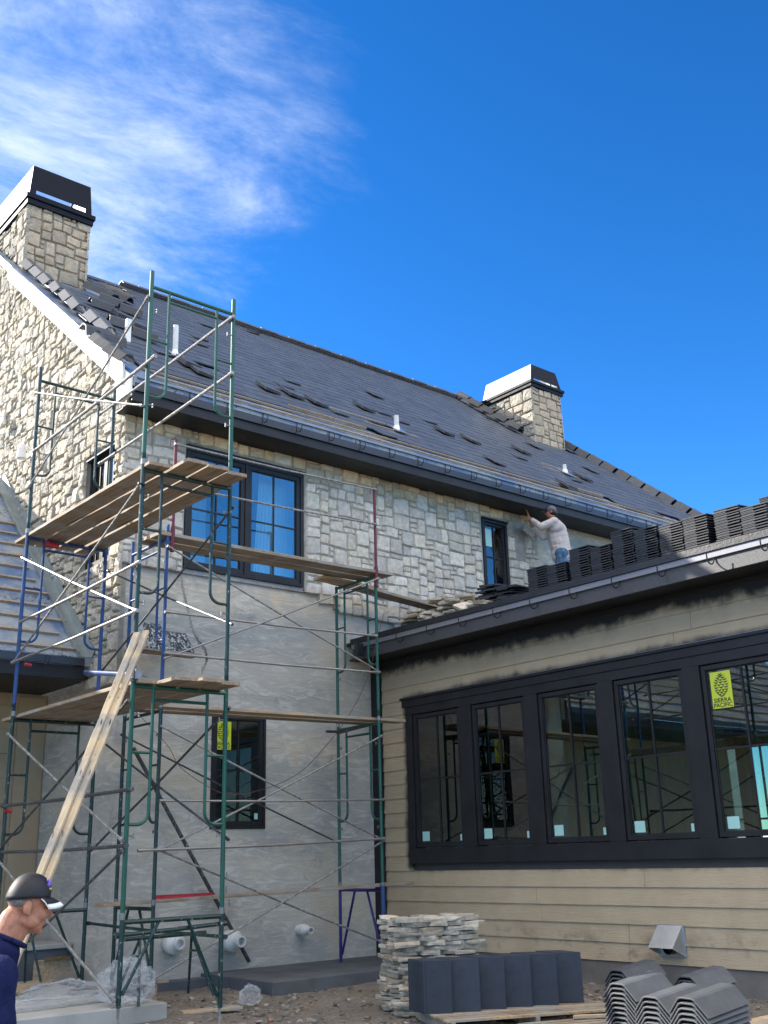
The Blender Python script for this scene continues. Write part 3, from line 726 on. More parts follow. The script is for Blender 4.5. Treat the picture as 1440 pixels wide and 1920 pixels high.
def chimney(name, x0, x1, y0, y1, zs, zt, inset, seed, front_kind, side_kind, amp_s):
    mb = MB(); zb = roofz(y0)-.5
    # stones on the front and on the left side, plain mortar core
    core = MB(); core.box((x0+.06, y0+.06, min(roofz(y0), 11)-.6), (x1-.06, y1-.06, zs+.02)); ch = core.build('chimney', M_mortar, house)
    def okf(u, v): return v > roofz(y0)+.02
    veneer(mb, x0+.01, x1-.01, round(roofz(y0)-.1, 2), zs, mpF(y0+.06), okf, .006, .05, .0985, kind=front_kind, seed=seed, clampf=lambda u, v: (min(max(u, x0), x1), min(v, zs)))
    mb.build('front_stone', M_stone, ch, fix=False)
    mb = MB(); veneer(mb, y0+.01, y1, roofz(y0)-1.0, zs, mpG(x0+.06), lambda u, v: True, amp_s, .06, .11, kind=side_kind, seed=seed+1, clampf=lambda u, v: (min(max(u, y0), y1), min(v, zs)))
    mb.build('side_stone', M_stone_rough, ch, fix=False)
    mb = MB(); veneer(mb, y0, y1, roofz(y0), zs, lambda u, v, d: (x1-.06+d, u, v), lambda u, v: v > roofz(u) - .3, .008, .05, .11, kind=side_kind, seed=seed+2); mb.build('far_side_stone', M_stone, ch, fix=False)
    # bands
    h = zt-zs
    cb = MB(); o = .03; cb.box((x0-o, y0-o, zs), (x1+o, y1+o, zs+h*.13)); cb.box((x0-o-.03, y0-o-.03, zs+h*.13+.001), (x1+o+.03, y1+o+.03, zs+h*.24)); cb.build('chimney_band', M_capblack if True else M_dark, ch, bevel=.005)
    z0 = zs+h*.24+.001; i = inset
    def quad(a, b_, c_, d_): return [a, b_, c_, d_]
    A = [(x0, y0, z0), (x1, y0, z0), (x1, y1, z0), (x0, y1, z0)]; B = [(x0+i, y0+i*.5, zt), (x1-i, y0+i*.5, zt), (x1-i, y1-i*.5, zt), (x0+i, y1-i*.5, zt)]
    def lerp(p, q, k): return tuple(p[n]+(q[n]-p[n])*k for n in range(3))
    # black front panel with the long slot left open, bright galvanised side panels with an X crease
    fr = MB(); k = .20
    L0, L1 = lerp(A[0], B[0], .07), lerp(A[1], B[1], .07); U0, U1 = lerp(A[0], B[0], k), lerp(A[1], B[1], k)
    def rowpt(a, b_, s): return lerp(a, b_, s)
    th = (0, .012, 0)
    fr.prism([A[0], A[1], L1, L0], th); fr.prism([U0, U1, B[1], B[0]], th)
    fr.prism([L0, rowpt(L0, L1, .10), rowpt(U0, U1, .10), U0], th); fr.prism([rowpt(L0, L1, .90), L1, U1, rowpt(U0, U1, .90)], th)
    fr.prism([rowpt(L0, L1, .66), rowpt(L0, L1, .69), rowpt(U0, U1, .69), rowpt(U0, U1, .66)], th)
    fr.build('shroud_front', M_capblack, ch)
    pan = MB(); pan.add([lerp(A[0], B[0], .02), lerp(A[1], B[1], .02), (x1-i, y0+.35, z0+.30), (x0+i, y0+.35, z0+.30)], [(0,1,2,3)]); pan.build('slot_reflector', M_reflector, ch)  # polished sheet added inside, angled so the slot looks bright with reflected sky
    sd = MB()
    for (p, q, r_, s_, ex) in ((A[3], A[0], B[0], B[3], 1), (A[1], A[2], B[2], B[1], -1)):
        c = tuple((p[n]+q[n]+r_[n]+s_[n])/4 - (.045*ex if n == 0 else 0) for n in range(3)); sd.add([p, q, r_, s_, c], [(0,1,4),(1,2,4),(2,3,4),(3,0,4)])
    sd.add([A[2], A[3], B[3], B[2]], [(0,1,2,3)])
    sd.build('shroud_side', M_galv2, ch, fix=False)
    return ch
M_galv2 = simple('bright_sheet_metal', (.36,.39,.40), .5, .25, .1, 4, .004)
M_reflector = simple('reflector_metal', (.85,.86,.86), .25, .6, .05, 4, .001)
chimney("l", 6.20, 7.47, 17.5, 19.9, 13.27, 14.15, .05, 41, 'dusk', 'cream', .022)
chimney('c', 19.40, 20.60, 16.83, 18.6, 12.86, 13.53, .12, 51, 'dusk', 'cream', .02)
def vents():
    for (px, py, topy, r, nm) in ((744, 812, 780, .045, 0), (1060, 892, 872, .04, 0), (328, 672, 610, .045, 0)):
        d = ray(px, py); t_ = (EZ-CAMZ-SL*EY)/(d.z-SL*d.y); p = CAM+d*t_
        top = ay(px, topy, p.y)
        mb = MB(); mb.tube([p-Vector((0,0,.1)), (p.x, p.y, top.z)], r, 16); v = mb.build('vent_pipe', M_pvc, house, smooth=False)
        fl = MB(); mm = Matrix.Translation(p+Vector((0,-.03,.075))) @ Matrix.Rotation(math.atan(SL), 4, 'X'); fl.box((-.13,-.2,-.006), (.13,.16,.002), mm); fl.tube([p+Vector((0,0,-.02)), p+Vector((0,0,.14))], [.085,.055], 12); fl.build('pipe_flashing', M_galv, v)
    # white post by the left rake
    mb = MB(); p = Vector((6.72, 14.05, roofz(14.05))); mb.box((p.x-.04, p.y-.03, p.z-.05), (p.x+.04, p.y+.03, p.z+.42)); mb.build('vent_pipe', M_white, house)
vents()
def house_bits():
    # wall lamps on the gable: bracket plus down-facing drum shade
    for (y, z) in ((16.12, 7.72), (17.7, 8.85)):
        x = 6.16
        mb = MB(); mb.box((x-.02, y-.06, z-.02), (x+.02, y+.06, z+.16)); lamp = mb.build('wall_lamp', M_white, house, bevel=.01)
        mb = MB(); mb.tube([(x, y, z+.08), (x-.13, y, z+.12), (x-.2, y, z+.1)], .018, 8); mb.tube([(x-.2, y, z+.14), (x-.2, y, z+.06), (x-.2, y, z-.10)], [.05, .07, .075], 16); mb.build('lamp_shade', M_white, lamp, smooth=False)
    # pvc stubs in the plaster near the ground
    for (x, z, r, L, r2_) in ((7.24, .33, .135, .22, .07), (8.06, .31, .135, .34, .07), (9.24, .37, .075, .26, .045)):
        mb = MB(); y = YP
        mb.tube([(x, y+.01, z), (x, y-L*.6, z)], r*.85, 20); mb.tube([(x, y-L*.25, z), (x, y-L*.62, z), (x, y-L*.85, z)], [r, r, r*.62], 24)
        n = 20; vs = []; fs = []
        for (rr, yy) in ((r2_, y-L*.82), (r2_*1.0, y-L*1.15), (r2_*.72, y-L*1.15), (r2_*.70, y-L*.8)):
            for k in range(n): vs.append((x+rr*math.cos(k*2*math.pi/n), yy, z+rr*math.sin(k*2*math.pi/n)))
        for a in range(3):
            for k in range(n): fs.append((a*n+k, a*n+(k+1)%n, (a+1)*n+(k+1)%n, (a+1)*n+k))
        mb.add(vs, fs); pp = mb.build('pipe_stub', M_pvc, house)
        d = MB(); d.tube([(x, y-L*.83, z), (x, y-L*.84, z)], r2_*.7, 16); d.build('pipe_mouth', M_black, pp)
    # narrow dark trim where plaster meets siding
    mb = MB(); mb.box((WX-.10, YP-.16, -.05), (WX-.002, YP-.002, 4.2)); mb.build('corner_trim', M_dark, house)
    # coated footing ledge
    mb = MB(); mb.box((7.69, 11.33, -.4), (10.9, YP-.001, -.06)); mb.box((XP-.02, 12.80, -.4), (7.69, YP-.001, -.10)); mb.build('footing', M_conc_d, house, bevel=.012)
    # dried mortar runs on the plaster
    rnd = random.Random(9); mb = MB()
    pts = [ay(*q, YP) for q in ((340,1078),(345,1110),(352,1140),(362,1180),(372,1200),(385,1215),(388,1235),(376,1262))]
    for a, b_ in zip(pts, pts[1:]):
        for k in range(5):
            f = k/5; p = a.lerp(b_, f); w = rnd.uniform(.008, .022); mb.box((p.x-w+rnd.uniform(-.008,.008), YP-.006, p.z-.045), (p.x+w, YP+.001, p.z+.01))
    for q in ((425,1640),(424,1665),(430,1690),(428,1715)):
        p = ay(*q, YP); mb.box((p.x-.012, YP-.006, p.z-.06), (p.x+.008, YP+.001, p.z+.03))
    mb.build('mortar_run', M_mortar, house)
    # weep-screed line under the stonework and under the window
    mb = MB(); mb.box((XP, YP-.03, 5.195), (9.9, YP+.001, 5.215)); mb.build('screed_strip', M_tube, house)
house_bits()

# ------------------------------------------------------------------ RIGHT WING
wing = thing('siding_wing', 'single-storey wing with tan lap siding and a row of dark framed windows', 'house wing', (WX, 8, -.2))
WINS = [(11.085, 12.085), (9.825, 10.825), (8.565, 9.565), (7.305, 8.305), (6.045, 7.045), (4.785, 5.785)]
WZ0, WZ1 = 1.42, 3.31
WS = .25; WEX, WEZ = 10.13, 4.50
def wroofz(x): return WEZ + WS*(x-WEX)
def wing_build():
    mb = MB(); z = .075; e = .2052; y0, y1 = 1.5, YP-.002; rnd = random.Random(2)
    def seg(ya, yb, z): 
        x = WX; t = .017
        P = [(x-t, ya, z), (x-t, yb, z), (x+.0, yb, z+e), (x+.0, ya, z+e), (x+.02, ya, z), (x+.02, yb, z), (x+.02, yb, z+e), (x+.02, ya, z+e)]
        mb.add(P, [(0,1,2,3),(4,7,6,5),(0,4,5,1),(0,3,7,4),(1,5,6,2),(3,2,6,7)])
    while z < 4.25:
        segs = [(y0, y1)]
        if z+e > 1.25 and z < 3.55: segs = [(12.2, y1), (y0, 4.7)]
        for a, b_ in segs:
            cuts = [a]; 
            if b_-a > 3:
                c = a+rnd.uniform(.8, 3.4)
                while c < b_-.5: cuts.append(c); c += 3.66
            cuts.append(b_)
            for c0, c1 in zip(cuts, cuts[1:]): seg(c0+.0025, c1-.0025, z)
        z += e
    mb.build('siding', M_siding, wing, fix=True)
    # wall core behind with window openings
    mb = MB(); g = mpG(WX+.02)
    def w_(u0, u1, v0, v1): slab(mb, g, u0, u1, v0, v1, -.14, -.002)
    w_(y0, YP, -.3, WZ0-.02); w_(y0, YP, WZ1+.02, 4.30)
    ed = [YP]+[v for a, b_ in WINS for v in (b_+.01, a-.01)]+[y0]
    for a, b_ in zip(ed[0::2], ed[1::2]): w_(b_, a, WZ0-.02, WZ1+.02)
    mb.build('wall', M_dark2, wing)
    mb = MB(); slab(mb, mpG(WX+.005), y0, YP, -.4, .074, -.15, 0); mb.build('foundation', M_conc_w, wing)
    # trim band
    g = mpG(WX); mb = MB()
    slab(mb, g, 4.6, 12.23, 1.20, WZ0-.012, 0.0, .05); slab(mb, g, 4.6, 12.23, WZ1+.012, 3.44, 0.0, .05)
    ed = [12.23]+[v for a, b_ in WINS for v in (b_+.012, a-.012)]+[4.6]
    for a, b_ in zip(ed[0::2], ed[1::2]): slab(mb, g, b_, a, WZ0-.012, WZ1+.012, 0.0, .05)
    slab(mb, g, 4.5, 12.30, 3.441, 3.55, 0.0, .062); slab(mb, g, 4.48, 12.32, 3.551, 3.585, 0.0, .085)
    tr = mb.build('window_trim', M_dark, wing, bevel=.004)
    mb = MB(); slab(mb, g, 4.55, 12.0, 3.586, 3.592, 0, .09); mb.build('head_flashing', M_drip, tr)
    for i, (a, b_) in enumerate(WINS):
        fr = casement(wing, g, a, b_, WZ0, WZ1, .03, M_glass_g, fw=.055)
        s = MB(); slab(s, g, b_-.06-.19, b_-.06-.04, WZ0+.085, WZ0+.085+.13, .0015, .003); s.build('paper_tag', M_tag, fr)
        s = MB(); slab(s, g, a+.075, a+.115, WZ0+.075, WZ0+.16, .0015, .003); s.build('paper_tag', M_tag, fr)
        if i == 4: sticker(fr, g, b_-.36, b_-.095, 2.81, 3.225, .0015, -1)
        j = MB(); slab(j, g, b_-.055, b_-.02, WZ0, WZ1, -.16, -.03); slab(j, g, b_+.0, b_+.12, WZ0-.1, WZ1+.1, -.30, -.17); j.build('jamb_stud', M_stud, fr)
    # eave: fascia with brackets, gutter apron, soffit
    mb = MB(); mb.box((10.18, y0, 4.205), (10.21, YP-.13, 4.375)); mb.build('fascia', M_dark_f, wing, bevel=.003)
    mb = MB(); mb.box((10.15, y0, 4.378), (10.20, YP-.13, 4.448)); mb.build('drip_edge', M_drip2, wing, bevel=.003)
    mb = MB(); mb.box((10.13, y0, 4.45), (10.17, YP-.13, 4.53)); mb.build('gutter_apron', M_membrane, wing, bevel=.003)
    mb = MB(); mb.box((10.211, y0, 4.22), (WX+.02, YP-.003, 4.235)); mb.build('soffit', M_dark, wing)
    y = 12.3
    while y > 3: hk = MB(); hook(hk, (10.165, y, 4.36), (-1, 0, 0), 0, r=.008); hk.tube([(10.16, y, 4.42), (10.14, y, 4.5)], .006, 5); hk.build('gutter_bracket', M_black, wing); y -= .66
    # end gutter piece where the eave meets the house wall
    mb = MB(); mb.box((10.03, 12.55, 4.22), (10.15, 12.62, 4.42)); mb.build('gutter_stop', M_gutter, wing)
    # roof: low slope up and away
    mb = MB(); mb.prism([(10.16, y0, wroofz(10.16)-.02), (17.6, y0, wroofz(17.6)-.02), (17.6, y0, wroofz(17.6)-.2), (10.6, y0, wroofz(10.6)-.2), (10.16, y0, 4.44)], (0, YP-.002-y0, 0)); mb.build('roof', M_membrane, wing)
    # room behind
    mb = MB(); mb.box((WX+.2, y0, -.1), (15.6, YP-.2, 0)); mb.box((WX+.18, YP-.12, 0), (15.6, YP-.05, 4.2)); mb.box((WX+.2, y0, 0), (15.6, y0+.1, 4.2)); mb.box((WX+.2, y0+.1, 4.16), (15.6, YP-.12, 4.2))
    BW = [(4.2, 5.0), (5.5, 6.3), (7.05, 7.75), (8.0, 8.7), (9.08, 9.5), (9.64, 10.16), (11.2, 11.9)]; z0_, z1_ = .95, 2.85
    mb.box((15.5, y0, 0), (15.6, YP-.12, z0_)); mb.box((15.5, y0, z1_), (15.6, YP-.12, 4.16))
    ed = [y0]+[v for a in BW for v in a]+[YP-.12]
    for a, b_ in zip(ed[0::2], ed[1::2]): mb.box((15.5, a, z0_), (15.6, b_, z1_))
    rm = mb.build('room_lining', M_room, wing)
    for a, b_ in BW:
        k = MB(); rect_frame(k, mpG(15.5), a, b_, z0_, z1_, .05, 0, .05); slab(k, mpG(15.5), (a+b_)/2-.015, (a+b_)/2+.015, z0_+.05, z1_-.05, 0, .03); slab(k, mpG(15.5), a+.05, (a+b_)/2-.015, 1.7, 1.73, 0, .03); slab(k, mpG(15.5), (a+b_)/2+.015, b_-.05, 1.7, 1.73, 0, .03); k.build('rear_window_frame', M_black, rm)
    k = MB()
    for x, y in ((12.4, 10.9), (12.6, 9.1), (12.5, 6.9), (13.2, 6.2), (13.9, 8.6)): k.box((x, y, 0), (x+.09, y+.14, 4.16))
    k.build('interior_post', M_stud2, rm)
    k = MB()   # plastic sheeting hung inside behind windows 3 and 4
    for j in range(18):
        a = 7.85+j*.1; k.add([(11.5+.05*math.sin(j*2.1), a, .2), (11.5+.05*math.sin((j+1)*2.1), a+.1, .2), (11.6, a+.1, 2.9-.02*j), (11.6, a, 2.9-.02*(j-1))], [(0,1,2,3)])
    k.build('plastic_sheet', M_sheet, rm)
M_dark2 = simple('wall_wrap', (.05,.05,.05), .8, var=.1)
M_conc_w = simple('grey_stem_wall', (.15,.14,.125), .9, var=.2, scale=3)
M_dark_f = simple('textured_fascia', (.05,.052,.058), .5, var=.2, scale=40, bumpd=.004, bstr=.7)
M_drip2 = simple('pale_drip_edge', (.20,.20,.215), .42, .2, .1, 3, .001)
M_stud2 = simple('dim_stud', (.09,.085,.07), .8, var=.2)
wing_build()
def dryer_vent():
    root = thing('dryer_vent', 'bright galvanised wall vent hood low on the tan siding', 'wall vent', (WX, 7.83, .17))
    x = WX-.012; y0, y1 = 7.67, 8.0; z0, z1 = .16, .50
    mb = MB(); slab(mb, mpG(x), y0-.02, y1+.02, z0, z1, 0, .006); mb.build('back_plate', M_galv, root)
    mb = MB(); d = .20; A, B = (x-.007, y1, z1-.01), (x-.007, y0, z1-.01); C_, D_ = (x-d, y0+.02, z0+.10), (x-d, y1+.02, z0+.10)
    mb.add([A, B, C_, D_], [(0,1,2,3)]); lo0, lo1 = (x-.007, y0, z0+.01), (x-.007, y1, z0+.01)
    mb.add([B, C_, lo0], [(0,1,2)]); mb.add([A, lo1, D_], [(0,1,2)])
    o = mb.build('hood', M_galv, root, fix=False); sm = o.modifiers.new('s', 'SOLIDIFY'); sm.thickness = .004
    mb = MB(); mb.tube([(x-.01, 7.83, z0+.10), (x-.10, 7.83, z0+.10)], .07, 18, cap=False); mb.tube([(x-.009, 7.83, z0+.10), (x-.0095, 7.83, z0+.10)], .069, 18); mb.build('duct', M_black, root)
dryer_vent()

# ------------------------------------------------------------------ LEFT WING
left = thing('left_wing', 'low wing on the left with battened blue roof underlayment and tan panels', 'house wing', (3, 15.3, -.2))
LEY, LEZ, LS = 13.55, 3.98, .93
def lz(y): return LEZ + LS*(y-LEY)
def left_build():
    LR = 17.62; x0, x1 = -6, XP-.10; Ls = math.sqrt(1+LS*LS); ang = math.atan(LS)
    mb = MB(); mb.prism([(x0, LEY, LEZ), (x0, LR, lz(LR)), (x0, LR+4, lz(LR)-4*LS), (x0, LR+4, lz(LR)-4*LS-.15), (x0, LR, lz(LR)-.15), (x0, LEY, LEZ-.12)], (x1-x0, 0, 0)); r = mb.build('roof', M_under, left)
    bt = MB(); fl = MB()
    s = .15
    while s < 5.2:
        mm = Matrix.Translation((0, LEY+s/Ls, lz(LEY+s/Ls))) @ Matrix.Rotation(ang, 4, 'X')
        bt.box((x0, -.02, .002), (6.07-random.uniform(0,.22), .02, .035), mm); s += .36
    bt.build('roof_batten', M_batten, r)
    mm = Matrix.Translation((0, LEY, LEZ)) @ Matrix.Rotation(ang, 4, 'X')
    fl.box((5.99, 0, .04), (6.01, 5.5, .075), mm); fl.box((6.01, 0, .001), (6.22, 5.5, .008), mm); fl.box((6.20, 0, .008), (6.215, 5.5, .12), mm)
    fl.build('valley_flashing', M_flash, r)
    # grey flat tiles already laid on a patch further left
    tl = MB(); rnd = random.Random(8)
    s = .9
    while s < 3.3:
        xr = 5.05 + (s-.9)*.02 - (.45 if s > 1.9 else 0); x = xr
        while x > -2:
            v = rnd.uniform(.85, 1.2); tl.box((x-.62, s, .035), (x-.006, s+.40, .056), mm @ Matrix.Rotation(-.03, 4, 'X'), col=(.10*v,.11*v,.115*v)); x -= .62
        s += .36
    tl.build('roof_tiles', M_tile, r)
    mb = MB(); mb.box((x0, LEY-.02, 3.86), (6.1, LEY+.02, 3.965)); mb.build('gutter_board', M_gutter, left, bevel=.003)
    mb = MB(); mb.box((x0, LEY+.025, 3.68), (6.12, LEY+.06, 3.858)); mb.build('fascia', M_dark, left, bevel=.003)
    mb = MB(); mb.box((x0, LEY+.061, 3.70), (6.25, 15.3, 3.72)); mb.build('soffit', M_dark, left)
    for x in (5.55, 4.7, 3.9): hk = MB(); hook(hk, (x, LEY-.02, 3.88), (0, -1, 0), 0); hk.build('gutter_bracket', M_black, left)
    # wall: tan boards and panels, white door casing at the far left
    mb = MB(); f = mpF(15.30)
    slab(mb, f, x0, XP, -.3, 3.70, -.2, 0); mb.build('wall', M_panel, left)
    k = MB(); 
    for a, b_ in ((5.93, 6.34), (5.36, 5.42)): slab(k, f, a, b_, -.1, 3.66, .001, .022)
    z = .1
    while z < 3.5: slab(k, f, 5.44, 5.91, z, z+.335, .001, .014); z += .343
    k.build('wall_panel', M_panel, left, bevel=.003)
    dx = 5.36
    k = MB(); rect_frame(k, f, 4.1, dx-.02, -.05, 2.75, .10, .001, .04); k.build('door_casing', M_white, left)
    k = MB(); rect_frame(k, f, 4.22, dx-.13, -.03, 2.62, .11, .001, .03); slab(k, f, 4.33, dx-.24, .3, 2.51, .001, .01); k.build('door', M_dark2, left)
M_flash = simple('flashing_metal', (.24,.28,.29), .4, .5, .2, 4, .004)
left_build()

# ------------------------------------------------------------------ SCAFFOLDS
R0 = .023
def frame_part(parent, name, a, b_, z0, z1, m, pin=True, flip=False):
    """walk-through frame in the vertical plane through a and b_ (xy points)"""
    a = Vector((a[0], a[1], 0)); b_ = Vector((b_[0], b_[1], 0)); d = b_-a; w = d.length; d.normalize(); U = lambda s, z: a + d*s + Vector((0,0,z))
    mb = MB(); top = z1+(.16 if pin else 0)
    mb.tube([U(0,z0), U(0,top)], R0, 10); mb.tube([U(w,z0), U(w,top)], R0, 10)
    zb = z1-.03; mb.tube([U(0,zb), U(w,zb)], .021, 8); i0, i1 = .21*w, .79*w
    mb.tube([U(i0, zb-.12), U(i1, zb-.12)], .016, 8)
    for s, e in ((i0, 0), (i1, w)):
        L = z1-1.20; pts = [U(s, zb), U(s, L)]
        for k in range(1, 7):
            an = math.pi/2*k/6; r = .12; sg = 1 if e > s else -1; pts.append(U(s+sg*(r-r*math.cos(an)), L-r*math.sin(an)))
        pts.append(U(e, L-.12)); mb.tube(pts, .0165, 8); mb.tube([U(s, z1-.66), U(e, z1-.66)], .013, 8)
    o = mb.build(name, m, parent)
    # brace lock pins and couplings
    for s in (0, w):
        for zz in (z1-.30, z1-1.42):
            k = MB(); p = U(s, zz); q = p + (d if s == 0 else -d)*.075; k.tube([p, q], .007, 6); k.tube([q-Vector((0,0,.025)), q+Vector((0,0,.02))], .009, 6); k.build('lock_pin', M_bolt, o)
        k = MB(); k.tube([U(s, z0-.03), U(s, z0+.03)], .027, 10); k.build('coupling', M_bolt, o)
    return o
def half_frame(parent, a, b_, z0a, z0b, z1, m):
    a = Vector((a[0], a[1], 0)); b_ = Vector((b_[0], b_[1], 0)); d = b_-a; w = d.length; d.normalize(); U = lambda s, z: a + d*s + Vector((0,0,z))
    mb = MB(); mb.tube([U(0,z0a), U(0,z1)], R0, 10); mb.tube([U(w,z0b), U(w,z1)], R0, 10)
    mb.tube([U(0,z1-.05), U(w,z1-.05)], .022, 8)
    mb.tube([U(w*.36,z1-.05), U(.03,z0a+.10)], .0165, 8); mb.tube([U(w*.64,z1-.05), U(w-.03,z0b+.10)], .0165, 8)
    return mb.build('base_frame', m, parent)
def brace(parent, p, q, m, r=.0145, name='brace', ends=True, parts=True):
    p, q = Vector(p), Vector(q); mb = MB(); d = (q-p).normalized()
    mid = (p+q)/2 + Vector((0,0,-.012*(q-p).length/3)); mb.tube([p, mid, q], r, 8)
    if ends:
        for e, s in ((p, 1), (q, -1)): mb.tube([e-d*s*.02, e+d*s*.05], r*1.35, 8)
    return mb.build(name, m, parent)

TX0, TX1, TYN, TYF = 4.765, 5.81, 9.44, 12.45
t1 = thing('scaffold_tower', 'tall green and blue steel scaffold tower in front of the gable corner', 'scaffold', (TX0, TYN, .1))
half_frame(t1, (TX0,TYN), (TX1,TYN), .10, -.0, .86, M_green_d)
half_frame(t1, (TX0,TYF), (TX1,TYF), -.02, -.02, .86, M_green_d)
frame_part(t1, 'scaffold_frame', (TX0,TYN), (TX1,TYN), .86, 2.98, M_green)
frame_part(t1, 'scaffold_frame', (TX0,TYN), (TX1,TYN), 3.02, 5.20, M_green_d)
frame_part(t1, 'scaffold_frame', (TX0,TYN), (TX1,TYN), 5.26, 7.33, M_green)
frame_part(t1, 'scaffold_frame', (TX0,TYF), (TX1,TYF), .86, 2.98, M_green_d)
frame_part(t1, 'scaffold_frame', (TX0,TYF), (TX1,TYF), 3.02, 5.20, M_blue)
frame_part(t1, 'scaffold_frame', (TX0,TYF), (TX1,TYF), 5.26, 7.33, M_green_d)
def L1(x, ya, za, yb, zb, m, **k): return brace(t1, (x, ya, za), (x, yb, zb), m, **k)
L1(TX1-.04, TYN-.05, 7.24, TYF+.35, 7.20, M_tube_s, r=.017)           # guard rails along the wall side
L1(TX1-.04, TYN-.05, 6.53, TYF+.25, 6.45, M_tube_s, r=.017)
L1(TX0-.04, 9.22, 6.36, TYF-.1, 6.28, M_tube_s, r=.018)
L1(TX0-.04, TYN, 7.16, TYF, 5.82, M_tube, r=.012)
L1(TX0-.05, TYF, 7.12, TYN, 5.88, M_tube_s, r=.012)
L1(TX0-.04, TYF, 4.91, TYN-.05, 3.68, M_tube_s, r=.013)
L1(TX0-.05, TYN, 4.97, TYF, 3.62, M_tube, r=.012)
L1(TX0-.06, TYF-.15, 4.08, TYN-.12, 4.15, M_tube_s, r=.015)
L1(TX0-.06, TYF, 3.62, TYN-.12, 3.66, M_tube_s, r=.015)
L1(TX1+.04, TYN, 4.97, TYF, 3.62, M_tube_d, r=.012); L1(TX1+.05, TYF, 4.91, TYN, 3.68, M_tube_d, r=.012)
L1(TX0-.04, TYF, 2.78, TYN, 1.52, M_tube, r=.0145); L1(TX0-.05, TYN, 2.80, TYF, 1.48, M_tube_d, r=.013)
L1(TX0-.05, TYF-.05, 1.97, TYN-.15, 1.97, M_tube_d, r=.019); L1(TX0-.05, TYF, 1.47, TYN-.1, 1.47, M_tube_d, r=.018)
L1(TX0-.04, TYN, 1.42, TYF, .17, M_tube_d, r=.014); L1(TX0-.05, TYF, 1.40, TYN, .17, M_tube, r=.015)
L1(TX1+.04, TYN, 2.80, TYF, 1.48, M_tube_d, r=.013); L1(TX1+.05, TYF, 2.78, TYN, 1.52, M_tube_d, r=.013)
L1(TX1+.04, TYN, .62, TYF, .66, M_green_d, r=.017)
brace(t1, (TX0-.02, TYN+.03, .70), (TX1+.05, TYN+.03, .74), M_green_d, r=.020)
brace(t1, (TX0+.0, TYN-.04, 5.0), (TX0-.05, TYN-.04, 5.0), M_tube_d, r=.01)
k = MB(); # screw jacks and base plates
for x, y, z in ((TX0,TYN,.10), (TX1,TYN,.0), (TX0,TYF,-.02), (TX1,TYF,-.02)):
    k.tube([(x,y,z-.18 if y < 10 else z-.04), (x,y,z+.06)], .014, 8); k.box((x-.08,y-.08,(z-.19 if y < 10 else -.048)), (x+.08,y+.08,(z-.18 if y < 10 else -.04)))
    k.tube([(x-.07,y,z+.01), (x+.07,y,z+.01)], .008, 6)
k.build('screw_jack', M_tube, t1)
# coupler and short blue tube sticking out towards the wall corner
k = MB(); k.tube([(TX0+.02, TYN-.04, 3.05), (4.93, 10.9, 3.30)], .026, 12, cap=True); k.build('tie_tube', M_blue, t1)
k = MB(); k.box((TX0-.05, TYN-.07, 3.01), (TX0+.05, TYN+.05, 3.09)); k.tube([(TX0+.05,TYN-.04,3.05), (TX0+.13,TYN-.06,3.04)], .009, 6); k.tube([(TX0-.02,TYN-.09,3.0), (TX0-.02,TYN-.09,3.10)], .009, 6); k.build('coupler', M_bolt, t1)
for y, z, x in ((TYF, 5.13, TX0+.22), (TYF+.06, 3.62, TX0+.10), (12.40, 1.92, TX0-.04)):
    rr = .05 if z > 5 else .025; k = MB(); k.tube([(x, y-.03, z), (x+rr*3.4, y-.03, z-.01)], rr*.75, 8); k.build('red_tape', M_red, t1)

SX0, SX1, SYO, SYI = 6.25, 9.66, 11.63, 12.57
t2 = thing('scaffold', 'second steel scaffold standing against the grey plaster wall below the big upper window', 'scaffold', (SX0, SYO, -.06))
half_frame(t2, (SX0,SYO), (SX0,SYI), .06, -.05, .86, M_green_d)
half_frame(t2, (SX1,SYO), (SX1,SYI), -.06, -.06, .93, M_purple)
frame_part(t2, 'scaffold_frame', (SX0,SYO), (SX0,SYI), .88, 3.08, M_green_d)
frame_part(t2, 'scaffold_frame', (SX1,SYO), (SX1,SYI), .95, 3.12, M_green)
frame_part(t2, 'scaffold_frame', (SX0,SYO), (SX0,SYI), 3.12, 5.24, M_blue, pin=True)
frame_part(t2, 'scaffold_frame', (SX1,SYO), (SX1,SYI), 3.16, 5.25, M_green, pin=False)
def B2(xa, za, xb, zb, m, y=SYO-.04, **k): return brace(t2, (xa, y, za), (xb, y, zb), m, **k)
B2(SX0, 5.10, SX1, 3.81, M_tube, r=.013); B2(SX0, 3.68, SX1, 5.17, M_tube_s, y=SYO-.06, r=.013)
B2(SX0, 4.26, SX1-.05, 4.32, M_tube_s, r=.015); B2(SX0, 3.74, SX1-.05, 3.79, M_tube_s, y=SYO-.07, r=.016)
B2(SX0, 2.86, SX1, 1.52, M_tube, r=.013); B2(SX0, 1.44, SX1, 2.91, M_tube, y=SYO-.06, r=.013)
B2(SX0, 2.0, SX1-.02, 2.05, M_tube_s, y=SYO-.08, r=.013); B2(SX0-.25, 1.45, SX1-.03, 1.54, M_tube_s, y=SYO-.08, r=.016)
B2(SX0, 1.46, SX1+.1, .18, M_tube, r=.013); B2(SX0, .08, SX1, 1.52, M_tube, y=SYO-.06, r=.013)
# inner-side braces near the wall
B2(SX0, 2.86, SX1, 1.52, M_tube_d, y=SYI+.05, r=.012)
